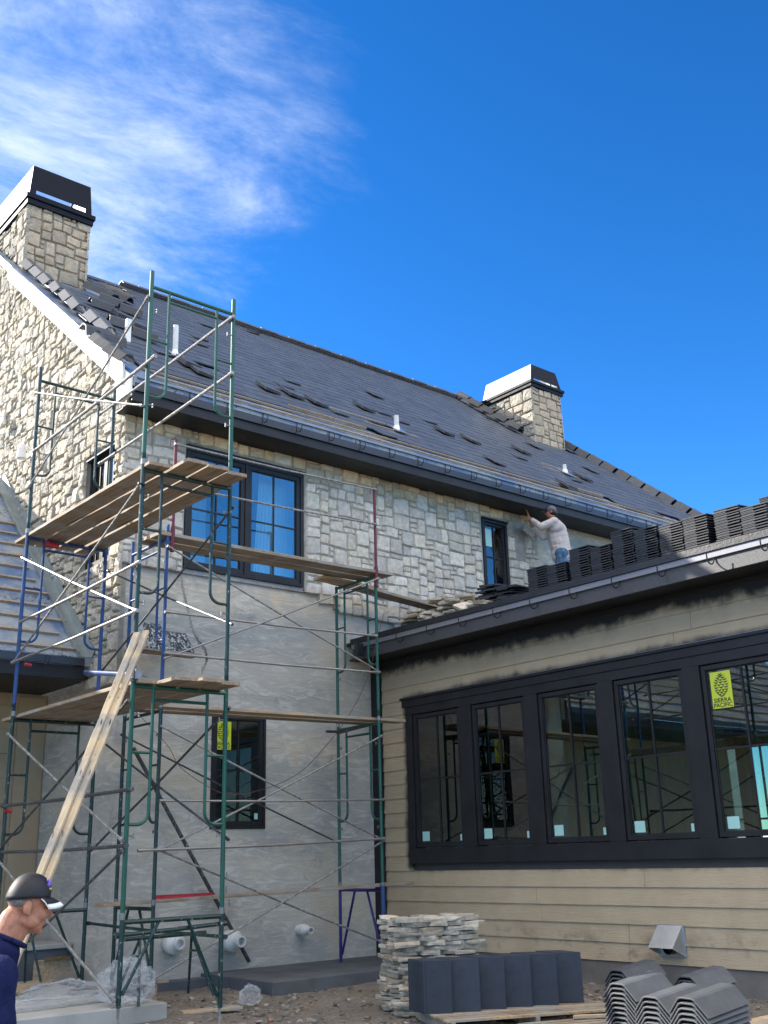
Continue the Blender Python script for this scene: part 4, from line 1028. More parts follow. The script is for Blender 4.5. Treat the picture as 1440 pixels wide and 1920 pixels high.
# upper guard rails and maroon guard posts
B2(SX0+.05, 6.50, SX1, 6.55, M_tube, r=.014); B2(SX0+.05, 5.92, SX1-.02, 6.0, M_tube, y=SYO-.05, r=.015)
for x in (SX0+.06, SX1):
    k = MB()
    k.tube([(x, SYO-.02, 5.05), (x, SYO-.02, 6.57)], .022, 10); k.tube([(x, SYO-.02, 5.05), (x, SYO-.02, 5.35)], .030, 10)
    k.tube([(x-.05, SYO-.02, 5.07), (x+.05, SYO-.02, 5.07)], .008, 6)
    pts = [(x, SYO-.02, 6.12), (x+.10, SYO-.02, 6.12), (x+.10, SYO-.02, 6.0), (x, SYO-.02, 6.0)]; k.tube(pts, .006, 6); k.tube([(x-.02,SYO-.02,6.57),(x-.08,SYO-.02,6.55),(x-.08,SYO-.02,6.46)], .006, 6)
    k.build('guard_post', M_maroon, t2)
k = MB(); k.tube([(SX1, SYO, .42), (SX1, SYO, .94)], .030, 12); k.build('blue_sleeve', M_blue, t2)
k = MB(); k.tube([(SX1-.05, SYI-.05, 3.06), (SX1-.32, SYI-.15, 3.04)], .02, 8); k.tube([(SX1,SYI-.02,3.05),(SX1+.0,SYO,3.10)], .020, 8); k.build('bearer_tube', M_tube_d, t2)
k = MB(); k.tube([(SX0, SYO, -.10), (SX0, SYO, .10)], .016, 8); k.box((SX0-.18, SYO-.06, .03), (SX0+.20, SYO+.06, .055)); k.box((SX0-.06, SYO-.05, -.16), (SX0+.06, SYO+.05, .03)); k.box((SX0-.13, SYO-.11, -.205), (SX0+.13, SYO+.11, -.16)); k.build('timber_packing', M_plank, t2)
# loose long dark tube leaning on the plaster
k = MB(); a_, b2_ = ay(250, 1402, 12.72), ay(467, 1803, 12.86); k.tube([a_, b2_], .026, 12)
tb = k.build('loose_pole', M_tube_d); recentre(tb); tag(tb, 'loose dark steel pole leaning diagonally against the plaster wall', 'steel pole')

# planks ----------------------------------------------------------------
def plank(label, p, q, w=.235, th=.038, m=None, group=None, side=None, cat='plank', name='scaffold_plank', bow=.0, seed=0, roll=0):
    p, q = Vector(p), Vector(q); d = q-p; L = d.length; d.normalize(); n = 24; rnd = random.Random(seed+int(L*1000)); vs = []; fs = []
    for k in range(n+1):
        s = L*k/n; sag = -bow*math.sin(math.pi*k/n)
        e = rnd.uniform(-.004, .004) if 0 < k < n else 0; e2 = rnd.uniform(-.003, .003)
        en = .012*rnd.uniform(-1, 1) if k in (0, n) else 0
        vs += [(-w/2+e, s+en, sag), (w/2+e2, s-en, sag), (w/2+e2, s-en, sag+th), (-w/2+e, s+en, sag+th)]
    for k in range(n):
        for a in range(4): fs.append((k*4+a, k*4+(a+1)%4, k*4+4+(a+1)%4, k*4+4+a))
    fs += [(3,2,1,0), (n*4, n*4+1, n*4+2, n*4+3)]
    mb = MB(); mb.add(vs, fs); o = mb.build(name, m or M_plank, bevel=.004)
    side = Vector(side) if side else d.cross(Vector((0,0,1))); side = side - d*side.dot(d); side.normalize(); up = side.cross(d)
    mt = Matrix((side, d, up)).transposed().to_4x4(); mt = mt @ Matrix.Rotation(roll, 4, 'Y'); mt.translation = p; o.matrix_world = mt
    tag(o, label, cat, group); return o
g1 = 'planks of the high platform on the left tower'
zt = 5.195
plank('weathered plank on the outer edge of the highest platform of the left tower', (4.88, 9.30, zt), (4.88, 12.84, zt), group=g1, seed=1)
plank('weathered plank second from the outer edge of the highest platform', (5.15, 9.00, zt), (5.13, 12.84, zt), group=g1, seed=2)
plank('brown plank third from the outer edge of the highest platform', (5.41, 9.02, zt), (5.40, 12.80, zt), group=g1, seed=3)
plank('rough brown plank nearest the wall on the highest platform', (5.67, 9.08, zt), (5.68, 12.86, zt), group=g1, seed=4)
zt = 2.972; g2 = 'planks of the lower platform on the left tower'
plank('grey plank on the outer edge of the lower platform of the left tower', (4.88, 9.36, zt), (4.90, 12.90, zt), w=.2, group=g2, seed=5)
plank('pale plank with battered end in the lower platform of the left tower', (5.12, 9.03, zt), (5.12, 12.88, zt), group=g2, seed=6)
plank('plank third from the outer edge of the lower platform', (5.38, 8.98, zt), (5.37, 12.85, zt), group=g2, seed=7)
plank('plank nearest the wall in the lower platform of the left tower', (5.63, 9.06, zt), (5.62, 12.92, zt), w=.225, group=g2, seed=8)
zt = 5.246
plank('long wide plank crossing in front of the big upper window', (6.12, 11.72, zt), (9.98, 11.72, zt+.02), w=.25, th=.045, seed=9, bow=.01)
plank('long plank behind it, close to the big upper window', (6.10, 12.02, zt), (9.93, 12.02, zt+.02), w=.25, th=.045, seed=10)
plank('short plank stub on the upper right scaffold frame', (9.05, 12.20, zt-.04), (9.86, 12.32, zt-.01), w=.24, seed=11, m=M_plank2)
plank('plank bridging from the scaffold to the roof of the wing', (9.35, 12.42, zt+.04), (12.1, 12.62, 5.14), w=.26, th=.045, seed=12, bow=.01)
plank('clean pale plank crossing in front of the lower window', (6.10, 11.78, 3.105), (10.22, 11.82, 3.145), w=.24, seed=13, m=M_plank2)
plank('second plank behind the pale one above the lower window', (6.15, 12.10, 3.10), (9.95, 12.12, 3.14), w=.24, seed=14, m=M_plank)
plank('low grey plank running along the foot of the plaster wall', (5.70, 11.88, .855), (10.25, 11.78, .935), w=.24, seed=15, m=M_plank)
def lean_p(a, b_, c, d_):
    t_, q = ay(c, d_, 9.40), ay(a, b_, 8.75); k = (t_.z+.2)/(t_.z-q.z); return t_+(q-t_)*k
g3 = 'two long boards leaning on the tower'
plank('long pale board leaning on the left tower, left one of the pair', lean_p(72,1650,258,1190), ay(258,1190,9.40), w=.058, th=.04, m=M_lumber, seed=16, cat='board', name='leaning_board', side=(.77,-.64,0))
plank('long pale board leaning on the left tower, right one of the pair', lean_p(90,1650,275,1186), ay(275,1186,9.40), w=.058, th=.04, m=M_lumber, seed=17, cat='board', name='leaning_board', side=(.77,-.64,0))
# red level
mb = MB(); mb.box((6.40, 11.84, .90), (7.15, 11.87, .945)); mb.box((6.40, 11.83, .945), (7.15, 11.88, .95)); mb.box((6.40, 11.83, .895), (7.15, 11.88, .90)); o = mb.build('spirit_level', M_red); recentre(o); tag(o, 'red spirit level lying on the low plank', 'spirit level')

# sawhorses
def sawhorse(label, c, ang, L, h, m):
    root = thing('sawhorse', label, 'sawhorse', c, 'metal sawhorses under the scaffold'); c = Vector(c); d = Vector((math.cos(ang), math.sin(ang), 0)); n = Vector((-d.y, d.x, 0))
    mb = MB(); mb.tube([c-d*L/2+Vector((0,0,h)), c+d*L/2+Vector((0,0,h))], .021, 8); mb.build('top_bar', m, root)
    for s in (-1, 1):
        for t_ in (-1, 1):
            mb = MB(); a = c+d*s*L*.32+Vector((0,0,h)); mb.tube([a, c+d*s*L*.46+n*t_*.22], .015, 8); mb.build('leg', m, root)
        mb = MB(); mb.tube([c+d*s*L*.36+n*.06+Vector((0,0,h*.72)), c+d*s*L*.36-n*.06+Vector((0,0,h*.72))], .012, 6); mb.build('cross_bar', m, root)
sawhorse('paint-spattered metal sawhorse between the legs of the left tower', (6.0, 10.85, -.05), math.radians(8), 1.05, .62, M_green_d)
sawhorse('dark metal sawhorse further back on the slab beside the step', (5.15, 13.3, -.05), math.radians(4), 1.0, .80, M_green_d)

# two spattered black tiles hung on the wall
for i, (u0, u1, v0, v1, lb) in enumerate(((6.42, 6.72, 3.98, 4.32, 'large black mortar-spattered sheet leaning at the plaster wall on the left scaffold'), (6.76, 7.10, 3.98, 4.24, 'smaller black mortar-spattered sheet beside the large one'))):
    mb = MB(); mb.prism([(u0, 12.35, v0), (u1, 12.35, v0-.01), (u1-.02, 12.55, v1), (u0+.01, 12.55, v1)], (.0, .02, .01)); mb.box((u0, 12.352, v0-.03), (u1, 12.43, v0-.005))
    o = mb.build('spattered_sheet', M_spat if 'M_spat' in globals() else paint_chipped('spattered_black', (.02,.03,.04), chip=(.5,.52,.52), amt=.57)); recentre(o); tag(o, lb, 'sheet')
mb = MB(); mb.box((6.2, 12.33, 3.92), (7.2, 12.60, 3.945)); o = mb.build('mortar_board', M_plank); recentre(o); tag(o, 'small board carrying the two spattered sheets', 'board')

# ------------------------------------------------------------------ STACKS OF ROOF TILES ON THE WING ROOF
def copy_thing(o, loc, rot=None, label=None, group=None):
    c = o.copy(); COL.objects.link(c); c.location = loc
    if rot is not None: c.rotation_euler = rot
    if label: c['label'] = label
    if group: c['group'] = group
    return c
def flat_tile_mesh(name='roof_tile_flat'):
    mb = MB(); v = 1.0; c = (.026, .028, .033)
    # interlocking flat tile: slab with a raised side lug and nib so that a stack shows gaps at one end
    mb.box((-.21, -.165, .016), (.21, .165, .030), col=c); mb.box((-.205, .0, 0), (-.17, .16, .016), col=c); mb.box((-.19, -.155, .004), (-.16, -.12, .016), col=c); mb.box((.12, -.165, .0), (.21, -.13, .016), col=c); mb.box((.12, .10, .0), (.21, .165, .016), col=c)
    return mb
proto = None
wing_stacks = [   # y, x, n, rotation, label
    (10.15, 10.75, 9, .12, 'loose slumped pile of dark roof tiles next to the stones on the wing roof', 'slump'),
    (9.15, 10.72, 12, .05, 'dark tile in the stack right of the slumped pile on the wing roof', ''),
    (8.38, 10.70, 15, .03, 'dark tile in the second neat stack from the worker along the wing eave', ''),
    (7.68, 10.70, 17, .04, 'dark tile in the third neat stack from the worker along the wing eave', ''),
    (6.98, 10.72, 14, .02, 'dark tile in the fourth neat stack along the wing eave', ''),
    (6.22, 10.74, 14, .03, 'dark tile in the nearest stack at the right end of the wing eave', ''),
    (7.15, 11.75, 15, .10, 'dark tile in a stack one row back on the wing roof against the sky', ''),
    (6.25, 11.85, 17, .06, 'dark tile in the back stack at the right edge of the picture', ''),
    (9.30, 11.80, 8, .2, 'dark tile in the low back stack on the wing roof', ''),
]
tilt = math.atan(WS)
rnd = random.Random(31)
for si, (y, x, n, rz, lb, kd) in enumerate(wing_stacks):
    yy, zz = y, wroofz(x)+.006
    for dup2 in (0, 1):
        y2 = y - dup2*.345 + .17; nn = int(n*.9) - (dup2 and rnd.choice((0, 1, 2)))
        if kd: nn = n-dup2*3
        for k in range(nn):
            if proto is None: mb = flat_tile_mesh(); proto = mb.build('roof_tile', M_tile, bevel=.002); o = proto
            else: o = proto.copy(); COL.objects.link(o)
            j = .006 if not kd else .05
            rot = (rnd.uniform(-.01,.01) + (rnd.uniform(-.04,.10) if kd else 0), -tilt*.35 + rnd.uniform(-.012,.012), rz+rnd.uniform(-.035,.035)*(4 if kd else 1))
            o.rotation_euler = rot; o.location = (x+rnd.uniform(-j,j)+.05, y2+rnd.uniform(-j,j), zz+.02+k*.0325)
            lab = lb if kd == '' else 'dark tile in the slumped low pile beside the loose stones on the wing roof'
            tag(o, lab, 'roof tile', 'dark flat tiles stacked on the wing roof, pile %s' % ('by the stones' if kd else ['', 'one', 'two', 'three', 'four', 'five', 'six back', 'seven back', 'eight low'][si]))

# loose tiles and hat tiles lying on the main roof
def on_roof(px, py):
    d = ray(px, py); t_ = (EZ-CAMZ-SL*EY)/(d.z-SL*d.y); return CAM+d*t_
RA = math.atan(SL)
loose = [(590,760,2,.30),(545,745,2,.28),(680,770,2,.3),(700,745,1,.26),(830,815,2,.28),(880,830,2,.3),(975,850,2,.26),(1000,840,1,.3),(1090,900,2,.3),(1105,885,1,.25),(925,870,1,.2),(1060,915,2,.3),(500,735,2,.3),(350,690,3,.25),(375,705,2,.3),(225,600,3,.3),(255,615,2,.2),(205,640,2,.3)]
tl0 = None
def slim():
    mb = MB(); mb.box((-.15, -.21, 0), (.15, .21, .02), col=(.07,.074,.084)); return mb.build('roof_tile', M_tile, bevel=.002)
for i, (px, py, n, rz) in enumerate(loose):
    p = on_roof(px, py); rz += rnd.uniform(-.1, .1)
    for k in range(n):
        if tl0 is None: tl0 = slim(); o = tl0
        else: o = tl0.copy(); COL.objects.link(o)
        mm = Matrix.Translation(p+Vector((0,-SL/LEN,1/LEN))*(.058+k*.022)) @ Matrix.Rotation(RA-.02, 4, 'X') @ Matrix.Rotation((rz-.3)*.2, 4, 'Z') @ Matrix.Rotation(.07+.01*k, 4, 'Y')
        mm = mm @ Matrix.Translation((k*.012, k*.03, 0))
        o.matrix_world = mm
        tag(o, 'spare dark tile lying loose on the main roof slope', 'roof tile', 'spare tiles loaded loose on the main roof')
hat0 = None
def hat(name='hat_tile', L=.43):
    mb = MB(); rc_tile(mb, Matrix.Identity(4), L, .15, .12, (.05,.053,.06)); return mb.build(name, M_tile, bevel=.002)
gh0 = None
def place_ground_hat(mm, label, group):
    global gh0
    if gh0 is None: mb = MB(); rc_tile(mb, Matrix.Identity(4), .43, .175, .115, (.075,.08,.088), t=.011); o = gh0 = mb.build('hat_tile', M_tile, bevel=.0025)
    else: o = gh0.copy(); COL.objects.link(o)
    o.matrix_world = mm; tag(o, label, 'ridge tile', group); return o
def place_hat(mm, label, group):
    global hat0
    if hat0 is None: hat0 = hat(); o = hat0
    else: o = hat0.copy(); COL.objects.link(o)
    o.matrix_world = mm; tag(o, label, 'ridge tile', group); return o
nrm = Vector((0, -SL/LEN, 1/LEN))
def hat_on(px, py, rz, label, lift=.07, flipup=0, grp=None):
    p = on_roof(px, py)+nrm*lift; place_hat(Matrix.Translation(p) @ Matrix.Rotation(RA, 4, 'X') @ Matrix.Rotation(rz, 4, 'Z') @ Matrix.Rotation(flipup, 4, 'Y'), label, grp or 'loose hat-shaped tiles on the left end of the roof')
hp = 'loose angular ridge tile lying by the left chimney'
for q, rz in (((195,560),.9),((212,570),.2),((225,582),1.2),((240,575),.5),((262,600),1.35),((208,590),1.5),((245,625),1.45),((290,648),1.3)): hat_on(*q, rz, 'loose angular ridge tile scattered on the slope right of the left chimney')
for q, rz in (((150,632),1.5),((178,645),1.5)): hat_on(*q, -1.45, 'angular ridge tile laid crosswise near the left rake', lift=.09)
for q, rz in (((200,665),.1),((215,675),.2),((235,690),.3)): hat_on(*q, rz, 'angular ridge tile heaped low on the left rake beside the white packers', lift=.08)
# stepped row of hat tiles beside the right chimney
for k in range(9):
    y = 18.75 - k*.24; x = 19.0-.02*k; p = Vector((x, y, roofz(y)+.10)); place_hat(Matrix.Translation(p) @ Matrix.Rotation(RA-.05, 4, 'X') @ Matrix.Rotation(rnd.uniform(-.12,.12), 4, 'Z'), 'angular ridge tile in the stepped row left of the right chimney', 'ridge tiles stepped down beside the right chimney')
    if k % 2 == 0: place_hat(Matrix.Translation(p+nrm*.06) @ Matrix.Rotation(RA, 4, 'X') @ Matrix.Rotation(.15, 4, 'Z'), 'angular ridge tile in the stepped row left of the right chimney', 'ridge tiles stepped down beside the right chimney')

# ------------------------------------------------------------------ GROUND STACKS
# vertical dark tiles leaning like books: six bundles
vt0 = None
def vt():
    mb = MB(); c = (.024,.031,.045); mb.box((-.135, -.009, 0), (.135, .009, .455), col=c); mb.box((-.131, -.018, 0.01), (-.112, -.009, .44), col=c); mb.box((.118, .009, 0), (.134, .022, .45), col=c); mb.box((-.08, .009, .41), (-.03, .02, .44), col=c)
    for x, z in ((-.03,.36), (-.035,.16)): mb.box((x-.006, -.0115, z-.006), (x+.006, -.009, z+.006), col=(.01,.01,.012))
    return mb.build('roof_tile', M_tile, bevel=.003)
rowd = Vector((.93, -.36, 0)); wd = math.atan2(-.42, .91); dep = Vector((.42, .91, 0))
base = Vector((7.30, 8.02, -.085))
names = ['first bundle at the stone pallet', 'second bundle from the stone pallet', 'third bundle from the stone pallet', 'fourth bundle from the stone pallet', 'fifth bundle from the stone pallet', 'last bundle at the right end']
for gi in range(6):
    o0 = base + rowd*(gi*.278) + dep*(gi*.012+rnd.uniform(-.03,.03))
    for k in range(9):
        if vt0 is None: vt0 = vt(); o = vt0
        else: o = vt0.copy(); COL.objects.link(o)
        o.location = o0 + dep*(k*.037) - rowd*(k*.007) + rowd*rnd.uniform(-.006,.006); o.rotation_euler = (-.02, 0, wd+rnd.uniform(-.012,.012)-.30)
        tag(o, 'upright blue-grey roof tile in the %s' % names[gi], 'roof tile', 'upright tiles, '+names[gi])
# nested hat tiles at lower right
hl = [('left front', az(1160, 1858, .34), 13), ('middle', az(1221, 1874, .34), 12), ('right front, catching the sun', az(1288, 1880, .36), 13), ('back left', az(1153, 1844, .30)+Vector((.35,.25,0)), 12), ('back middle', az(1243, 1854, .28)+Vector((.45,.1,0)), 11)]
hat_axis = math.atan2(-.10, .95)
for nm, p, n in hl:
    for k in range(n):
        z = -.11+k*.0325
        mm = Matrix.Translation((p.x, p.y, z)) @ Matrix.Rotation(hat_axis-math.pi/2+rnd.uniform(-.015,.015), 4, 'Z') @ Matrix.Rotation(.08+k*.004, 4, 'X') @ Matrix.Scale(.98, 4)
        place_ground_hat(mm, 'hat-shaped dark tile in the nested stack %s' % nm, 'nested hat tiles, %s stack' % nm)
# pallets
def pallet(label, c, ang, w, l, n=8):
    c = Vector(c); root = thing('pallet', label, 'pallet', c, 'wooden pallets under the tiles'); R_ = Matrix.Translation(c) @ Matrix.Rotation(ang, 4, 'Z')
    for i in range(n):
        mb = MB(); x = -l/2 + (i+.5)*l/n; mb.box((x-l/n*.40, -w/2, .095), (x+l/n*.40, w/2, .113), R_); mb.build('slat', M_plank if i % 3 else M_plank2, root)
    for s in (-1, 0, 1):
        mb = MB(); mb.box((-l/2, s*w/2*.93-.02, .0), (l/2, s*w/2*.93+.02, .0945), R_); mb.build('stringer', M_plank, root)
pallet('wooden pallet carrying the upright tile bundles', (8.05, 7.75, -.20), math.radians(66), 1.75, 1.05, 9)
pallet('wooden pallet between the tile bundles and the nested tiles', (8.0, 6.45, -.225), math.radians(70), 1.5, 1.05, 9)
pallet('pallet partly hidden under the nested hat tiles', (7.4, 5.3, -.225), math.radians(72), 1.4, 1.0, 8)
plank('loose pale batten lying across the pallets', (7.95, 6.95, -.105), (9.0, 6.15, -.10), w=.045, th=.03, m=M_lumber, cat='batten', name='loose_batten', seed=20)
plank('sunlit plywood offcut at the bottom right corner', (8.05, 5.45, -.10), (9.4, 5.5, -.10), w=.42, th=.018, m=M_lumber, cat='plywood offcut', name='plywood_offcut', seed=21)
plank('short brown offcut board on the dirt by the slab', (6.15, 10.75, -.20), (6.75, 10.55, -.19), w=.18, th=.03, m=M_plank2, cat='offcut', name='board_offcut', seed=22)
plank('pale stake board under the right foot of the left tower', (5.62, 9.40, -.19), (6.1, 9.44, -.19), w=.10, th=.03, m=M_plank, cat='offcut', name='board_offcut', seed=23)
plank('wide brown board lying on the slab behind the man', (4.55, 12.2, -.045), (5.75, 13.3, -.02), w=.28, th=.03, m=M_plank2, cat='board', name='board_offcut', seed=24)

# stones ----------------------------------------------------------------
def stone_mesh(i, w, l, h, tone):
    rnd = random.Random(i*7+1); bm = bmesh.new()
    n = rnd.choice([4,5,5,6]); pts = []
    for k in range(n):
        a = 2*math.pi*(k+rnd.uniform(-.28,.28))/n; ca, sa = math.cos(a), math.sin(a); s = 1/max(abs(ca), abs(sa)); s = s*.8+.2*1.15
        pts.append((ca*s*w/2*rnd.uniform(.86,1.0), sa*s*l/2*rnd.uniform(.86,1.0)))
    lo = [bm.verts.new((x*rnd.uniform(.88,1.02), y*rnd.uniform(.88,1.02), rnd.uniform(0,.006))) for x, y in pts]
    md = [bm.verts.new((x*rnd.uniform(.97,1.02), y*rnd.uniform(.97,1.02), h*rnd.uniform(.35,.7))) for x, y in pts]
    hi = [bm.verts.new((x*rnd.uniform(.95,1.0), y*rnd.uniform(.95,1.0), h+rnd.uniform(-.008,.006))) for x, y in pts]
    for k in range(n):
        q = (k+1)%n; bm.faces.new((lo[k], lo[q], md[q], md[k])); bm.faces.new((md[k], md[q], hi[q], hi[k]))
    ct = bm.verts.new((0,0,h+.003)); cb = bm.verts.new((0,0,.001))
    for k in range(n): q = (k+1)%n; bm.faces.new((hi[k], hi[q], ct)); bm.faces.new((lo[q], lo[k], cb))
    bmesh.ops.subdivide_edges(bm, edges=bm.edges, cuts=1, use_grid_fill=True)
    for v in bm.verts: v.co += Vector((noise.noise(v.co*26+Vector((i,0,0))), noise.noise(v.co*26+Vector((0,i,0))), .35*noise.noise(v.co*26+Vector((0,0,i)))))*.011
    me = bpy.data.meshes.new('stone'); bm.to_mesh(me); bm.free()
    at = me.color_attributes.new('tone', 'FLOAT_COLOR', 'CORNER'); buf = np.ones((len(me.loops),4), dtype=np.float32); buf[:, :3] = tone; at.data.foreach_set('color', buf.ravel())
    me.materials.append(M_slab_stone); return me
SM = [stone_mesh(i, random.uniform(.24,.40), random.uniform(.18,.28), random.uniform(.034,.050), stone_col('slab')) for i in range(26)]
def put_stone(loc, rot, label, group, k=None, sc=1):
    me = SM[k if k is not None else rnd.randrange(len(SM))]; o = bpy.data.objects.new('loose_stone', me); COL.objects.link(o); o.location = loc; o.rotation_euler = rot; o.scale = (sc,)*3
    tag(o, label, 'stone', group)
# pallet pile: layers of thin stones laid along two faces and infill
pu = Vector((.93, -.36, 0)).normalized(); pv = Vector((.36, .93, 0)).normalized(); p0 = Vector((7.50, 8.78, -.20)); pa = math.atan2(pu.y, pu.x)
LH = .0455; NL = 20
for L in range(NL):
    z = p0.z + L*LH; half = 'lower' if L < 7 else ('middle' if L < 14 else 'upper')
    off = rnd.uniform(-.05,.05)
    for a in (.15, .37, .59, .77):      # front course along pu
        q = p0 + pu*(a+off+rnd.uniform(-.03,.03)) + pv*(.05+rnd.uniform(-.02,.035)); put_stone((q.x, q.y, z+rnd.uniform(0,.004)), (rnd.uniform(-.04,.04), rnd.uniform(-.04,.04), pa+rnd.uniform(-.15,.15)+math.pi*rnd.randrange(2)), 'thin grey stone in the front face of the pallet pile, %s third' % half, 'stones in the front of the ground pile, %s third' % half)
    for b_ in (.33, .60):                # left end course along pv
        q = p0 + pu*(.10+rnd.uniform(-.02,.03)) + pv*(b_+off+rnd.uniform(-.03,.03)); put_stone((q.x, q.y, z+rnd.uniform(0,.004)), (rnd.uniform(-.04,.04), rnd.uniform(-.04,.04), pa+math.pi/2+rnd.uniform(-.2,.2)), 'thin grey stone in the left end of the pallet pile, %s third' % half, 'stones in the left end of the ground pile, %s third' % half)
    if L > NL-3:
        for a, b_ in ((.40,.33),(.70,.33),(.45,.55),(.75,.55),(.85,.35)):
            q = p0+pu*a+pv*b_; put_stone((q.x, q.y, z+.002), (rnd.uniform(-.05,.05), rnd.uniform(-.05,.05), rnd.uniform(0,6)), 'flat stone lying on top of the pallet pile', 'stones on top of the ground pile')
mb = MB(); R_ = Matrix.Translation(p0+pu*.52+pv*.36) @ Matrix.Rotation(pa, 4, 'Z'); mb.box((-.30, -.16, 0.02), (.34, .16, NL*LH-.10), R_, col=(.3,.29,.27)); o = mb.build('stone_core', M_slab_stone); recentre(o); tag(o, 'packed rubble heart of the ground pile of thin stones', 'rubble', kind='stuff')
# stones dumped on the wing roof beside the wall
for k in range(46):
    q = k/46; yb = rnd.uniform(10.75, 11.95); lay = rnd.randrange(8); xb = 10.48+lay*.012+rnd.uniform(0,.35)
    zz = wroofz(xb)+.01+lay*.045*(1-abs(yb-11.35)/.9*.6)
    put_stone((xb, yb, zz), (rnd.uniform(-.12,.12), rnd.uniform(-.2,.1), rnd.uniform(0,3.1)+0), 'thin pale stone in the heap on the wing roof by the wall', 'stones heaped on the wing roof')
for (y, rx, rzz) in ((10.62,-.5,.3),(10.48,-.35,.2),(10.3,-.12,.1)):
    put_stone((10.5, y, wroofz(10.5)+.06), (rx, -.2, rzz+1.5), 'pale slab slid off the heap towards the gutter on the wing roof', 'slabs slid off the roof heap', sc=1.15)
put_stone((14.40, 12.82, 7.02), (math.pi/2, .2, 0), 'stone being pressed on the wall under the hand of the worker', 'the one stone being laid', k=3, sc=.9)

# plastic bags, sheeting and small litter
def crumple(name, c, r, label, cat, m, seed, flatz=.7):
    bm = bmesh.new(); bmesh.ops.create_icosphere(bm, subdivisions=5, radius=1)
    for v in bm.verts:
        q = v.co*2.1+Vector((seed,0,0)); k = 1+.30*noise.noise(q)+.22*(1-2*abs(noise.noise(q*1.9)))+.13*(1-2*abs(noise.noise(q*4.3)))+.05*noise.noise(q*11); v.co = Vector((v.co.x*r[0]*k, v.co.y*r[1]*k, max(-.55, v.co.z)*r[2]*k))
    me = bpy.data.meshes.new(name); bm.to_mesh(me); bm.free(); me.materials.append(m); o = bpy.data.objects.new(name, me); COL.objects.link(o); o.location = c
    mn = min(v.co.z for v in me.vertices); me.transform(Matrix.Translation((0,0,-mn))); tag(o, label, cat); return o
crumple('plastic_bag', (5.52, 10.78, -.05), (.24,.17,.21), 'large tied clear plastic bag on the slab edge beside the tower leg', 'plastic bag', M_bag, 3)
crumple('plastic_bag', (5.35, 11.9, -.05), (.36,.16,.085), 'crumpled plastic bag lying flat further back on the slab', 'plastic bag', M_bag, 8)
crumple('plastic_bag', (7.0, 10.75, -.20), (.11,.08,.10), 'small crumpled white bag on the dirt right of the tower', 'plastic bag', M_bag, 12)
crumple('plastic_sheeting', (4.7, 11.2, -.05), (.65,.12,.05), 'long roll of dusty plastic sheeting along the slab', 'plastic sheeting', M_bag, 15)
crumple('paper_scrap', (9.05, 10.3, -.20), (.14,.08,.02), 'white paper scrap on the dirt at the foot of the stone pile', 'paper scrap', M_whitecloth, 19)
crumple('mortar_clod', (7.55, 8.3, -.20), (.09,.07,.035), 'white clod of dried mortar at the foot of the pallet pile', 'mortar clod', M_whitecloth, 23)
# step bench at far left
root = thing('masonry_step', 'rough grey masonry step beside the plaster wall at the lower left', 'step', (5.2, 14.1, -.05))
mb = MB(); mb.box((4.0, 13.95, -.05), (6.3, 15.29, .30)); mb.build('riser', M_conc_d, root, bevel=.01); mb = MB(); mb.box((3.95, 13.9, .301), (6.33, 15.29, .36)); mb.build('tread', M_conc, root, bevel=.01)
for i, (x, y) in enumerate(((5.05, 14.4), (5.6, 14.5))):
    mb = MB(); mb.box((x, y, .362), (x+.42, y+.12, .43)); mb.tube([(x+.04, y-.01, .45), (x+.38, y-.01, .45)], .008, 6); o = mb.build('tool_case', M_red, bevel=.008); recentre(o); tag(o, ['red tool case on the left of the masonry step', 'red tool case on the right of the masonry step'][i], 'tool case')
mb = MB(); mb.box((5.75, 13.4, -.045), (6.1, 13.7, .2)); mb.add([(5.75,13.4,.2),(6.1,13.4,.2),(6.15,13.25,.26),(5.7,13.25,.26)], [(0,1,2,3)]); o = mb.build('cardboard_box', M_plank2); recentre(o); tag(o, 'open box at the foot of the plaster wall behind the tower', 'box')
# power cord
pts = [ay(*q, 12.2+.3*i/8) for i, q in enumerate(((720,1150),(712,1180),(703,1215),(690,1270),(655,1340),(610,1400),(560,1450),(500,1478),(440,1490),(400,1480),(340,1440),(312,1395),(250,1330)))]
def smooth_pts(P, n=6):
    out = []
    for i in range(len(P)-1):
        p0_, p1_, p2_, p3_ = P[max(0,i-1)], P[i], P[i+1], P[min(len(P)-1, i+2)]
        for k in range(n):
            t_ = k/n; out.append(.5*((2*p1_)+(p2_-p0_)*t_+(2*p0_-5*p1_+4*p2_-p3_)*t_*t_+(-p0_+3*p1_-3*p2_+p3_)*t_**3))
    out.append(P[-1]); return out
mb = MB(); mb.tube(smooth_pts(pts), .0045, 6); o = mb.build('power_cord', M_cord if 'M_cord' in globals() else simple('cord', (.16,.05,.045), .6)); recentre(o); tag(o, 'thin reddish cord slung across the lower window and scaffold', 'cord')

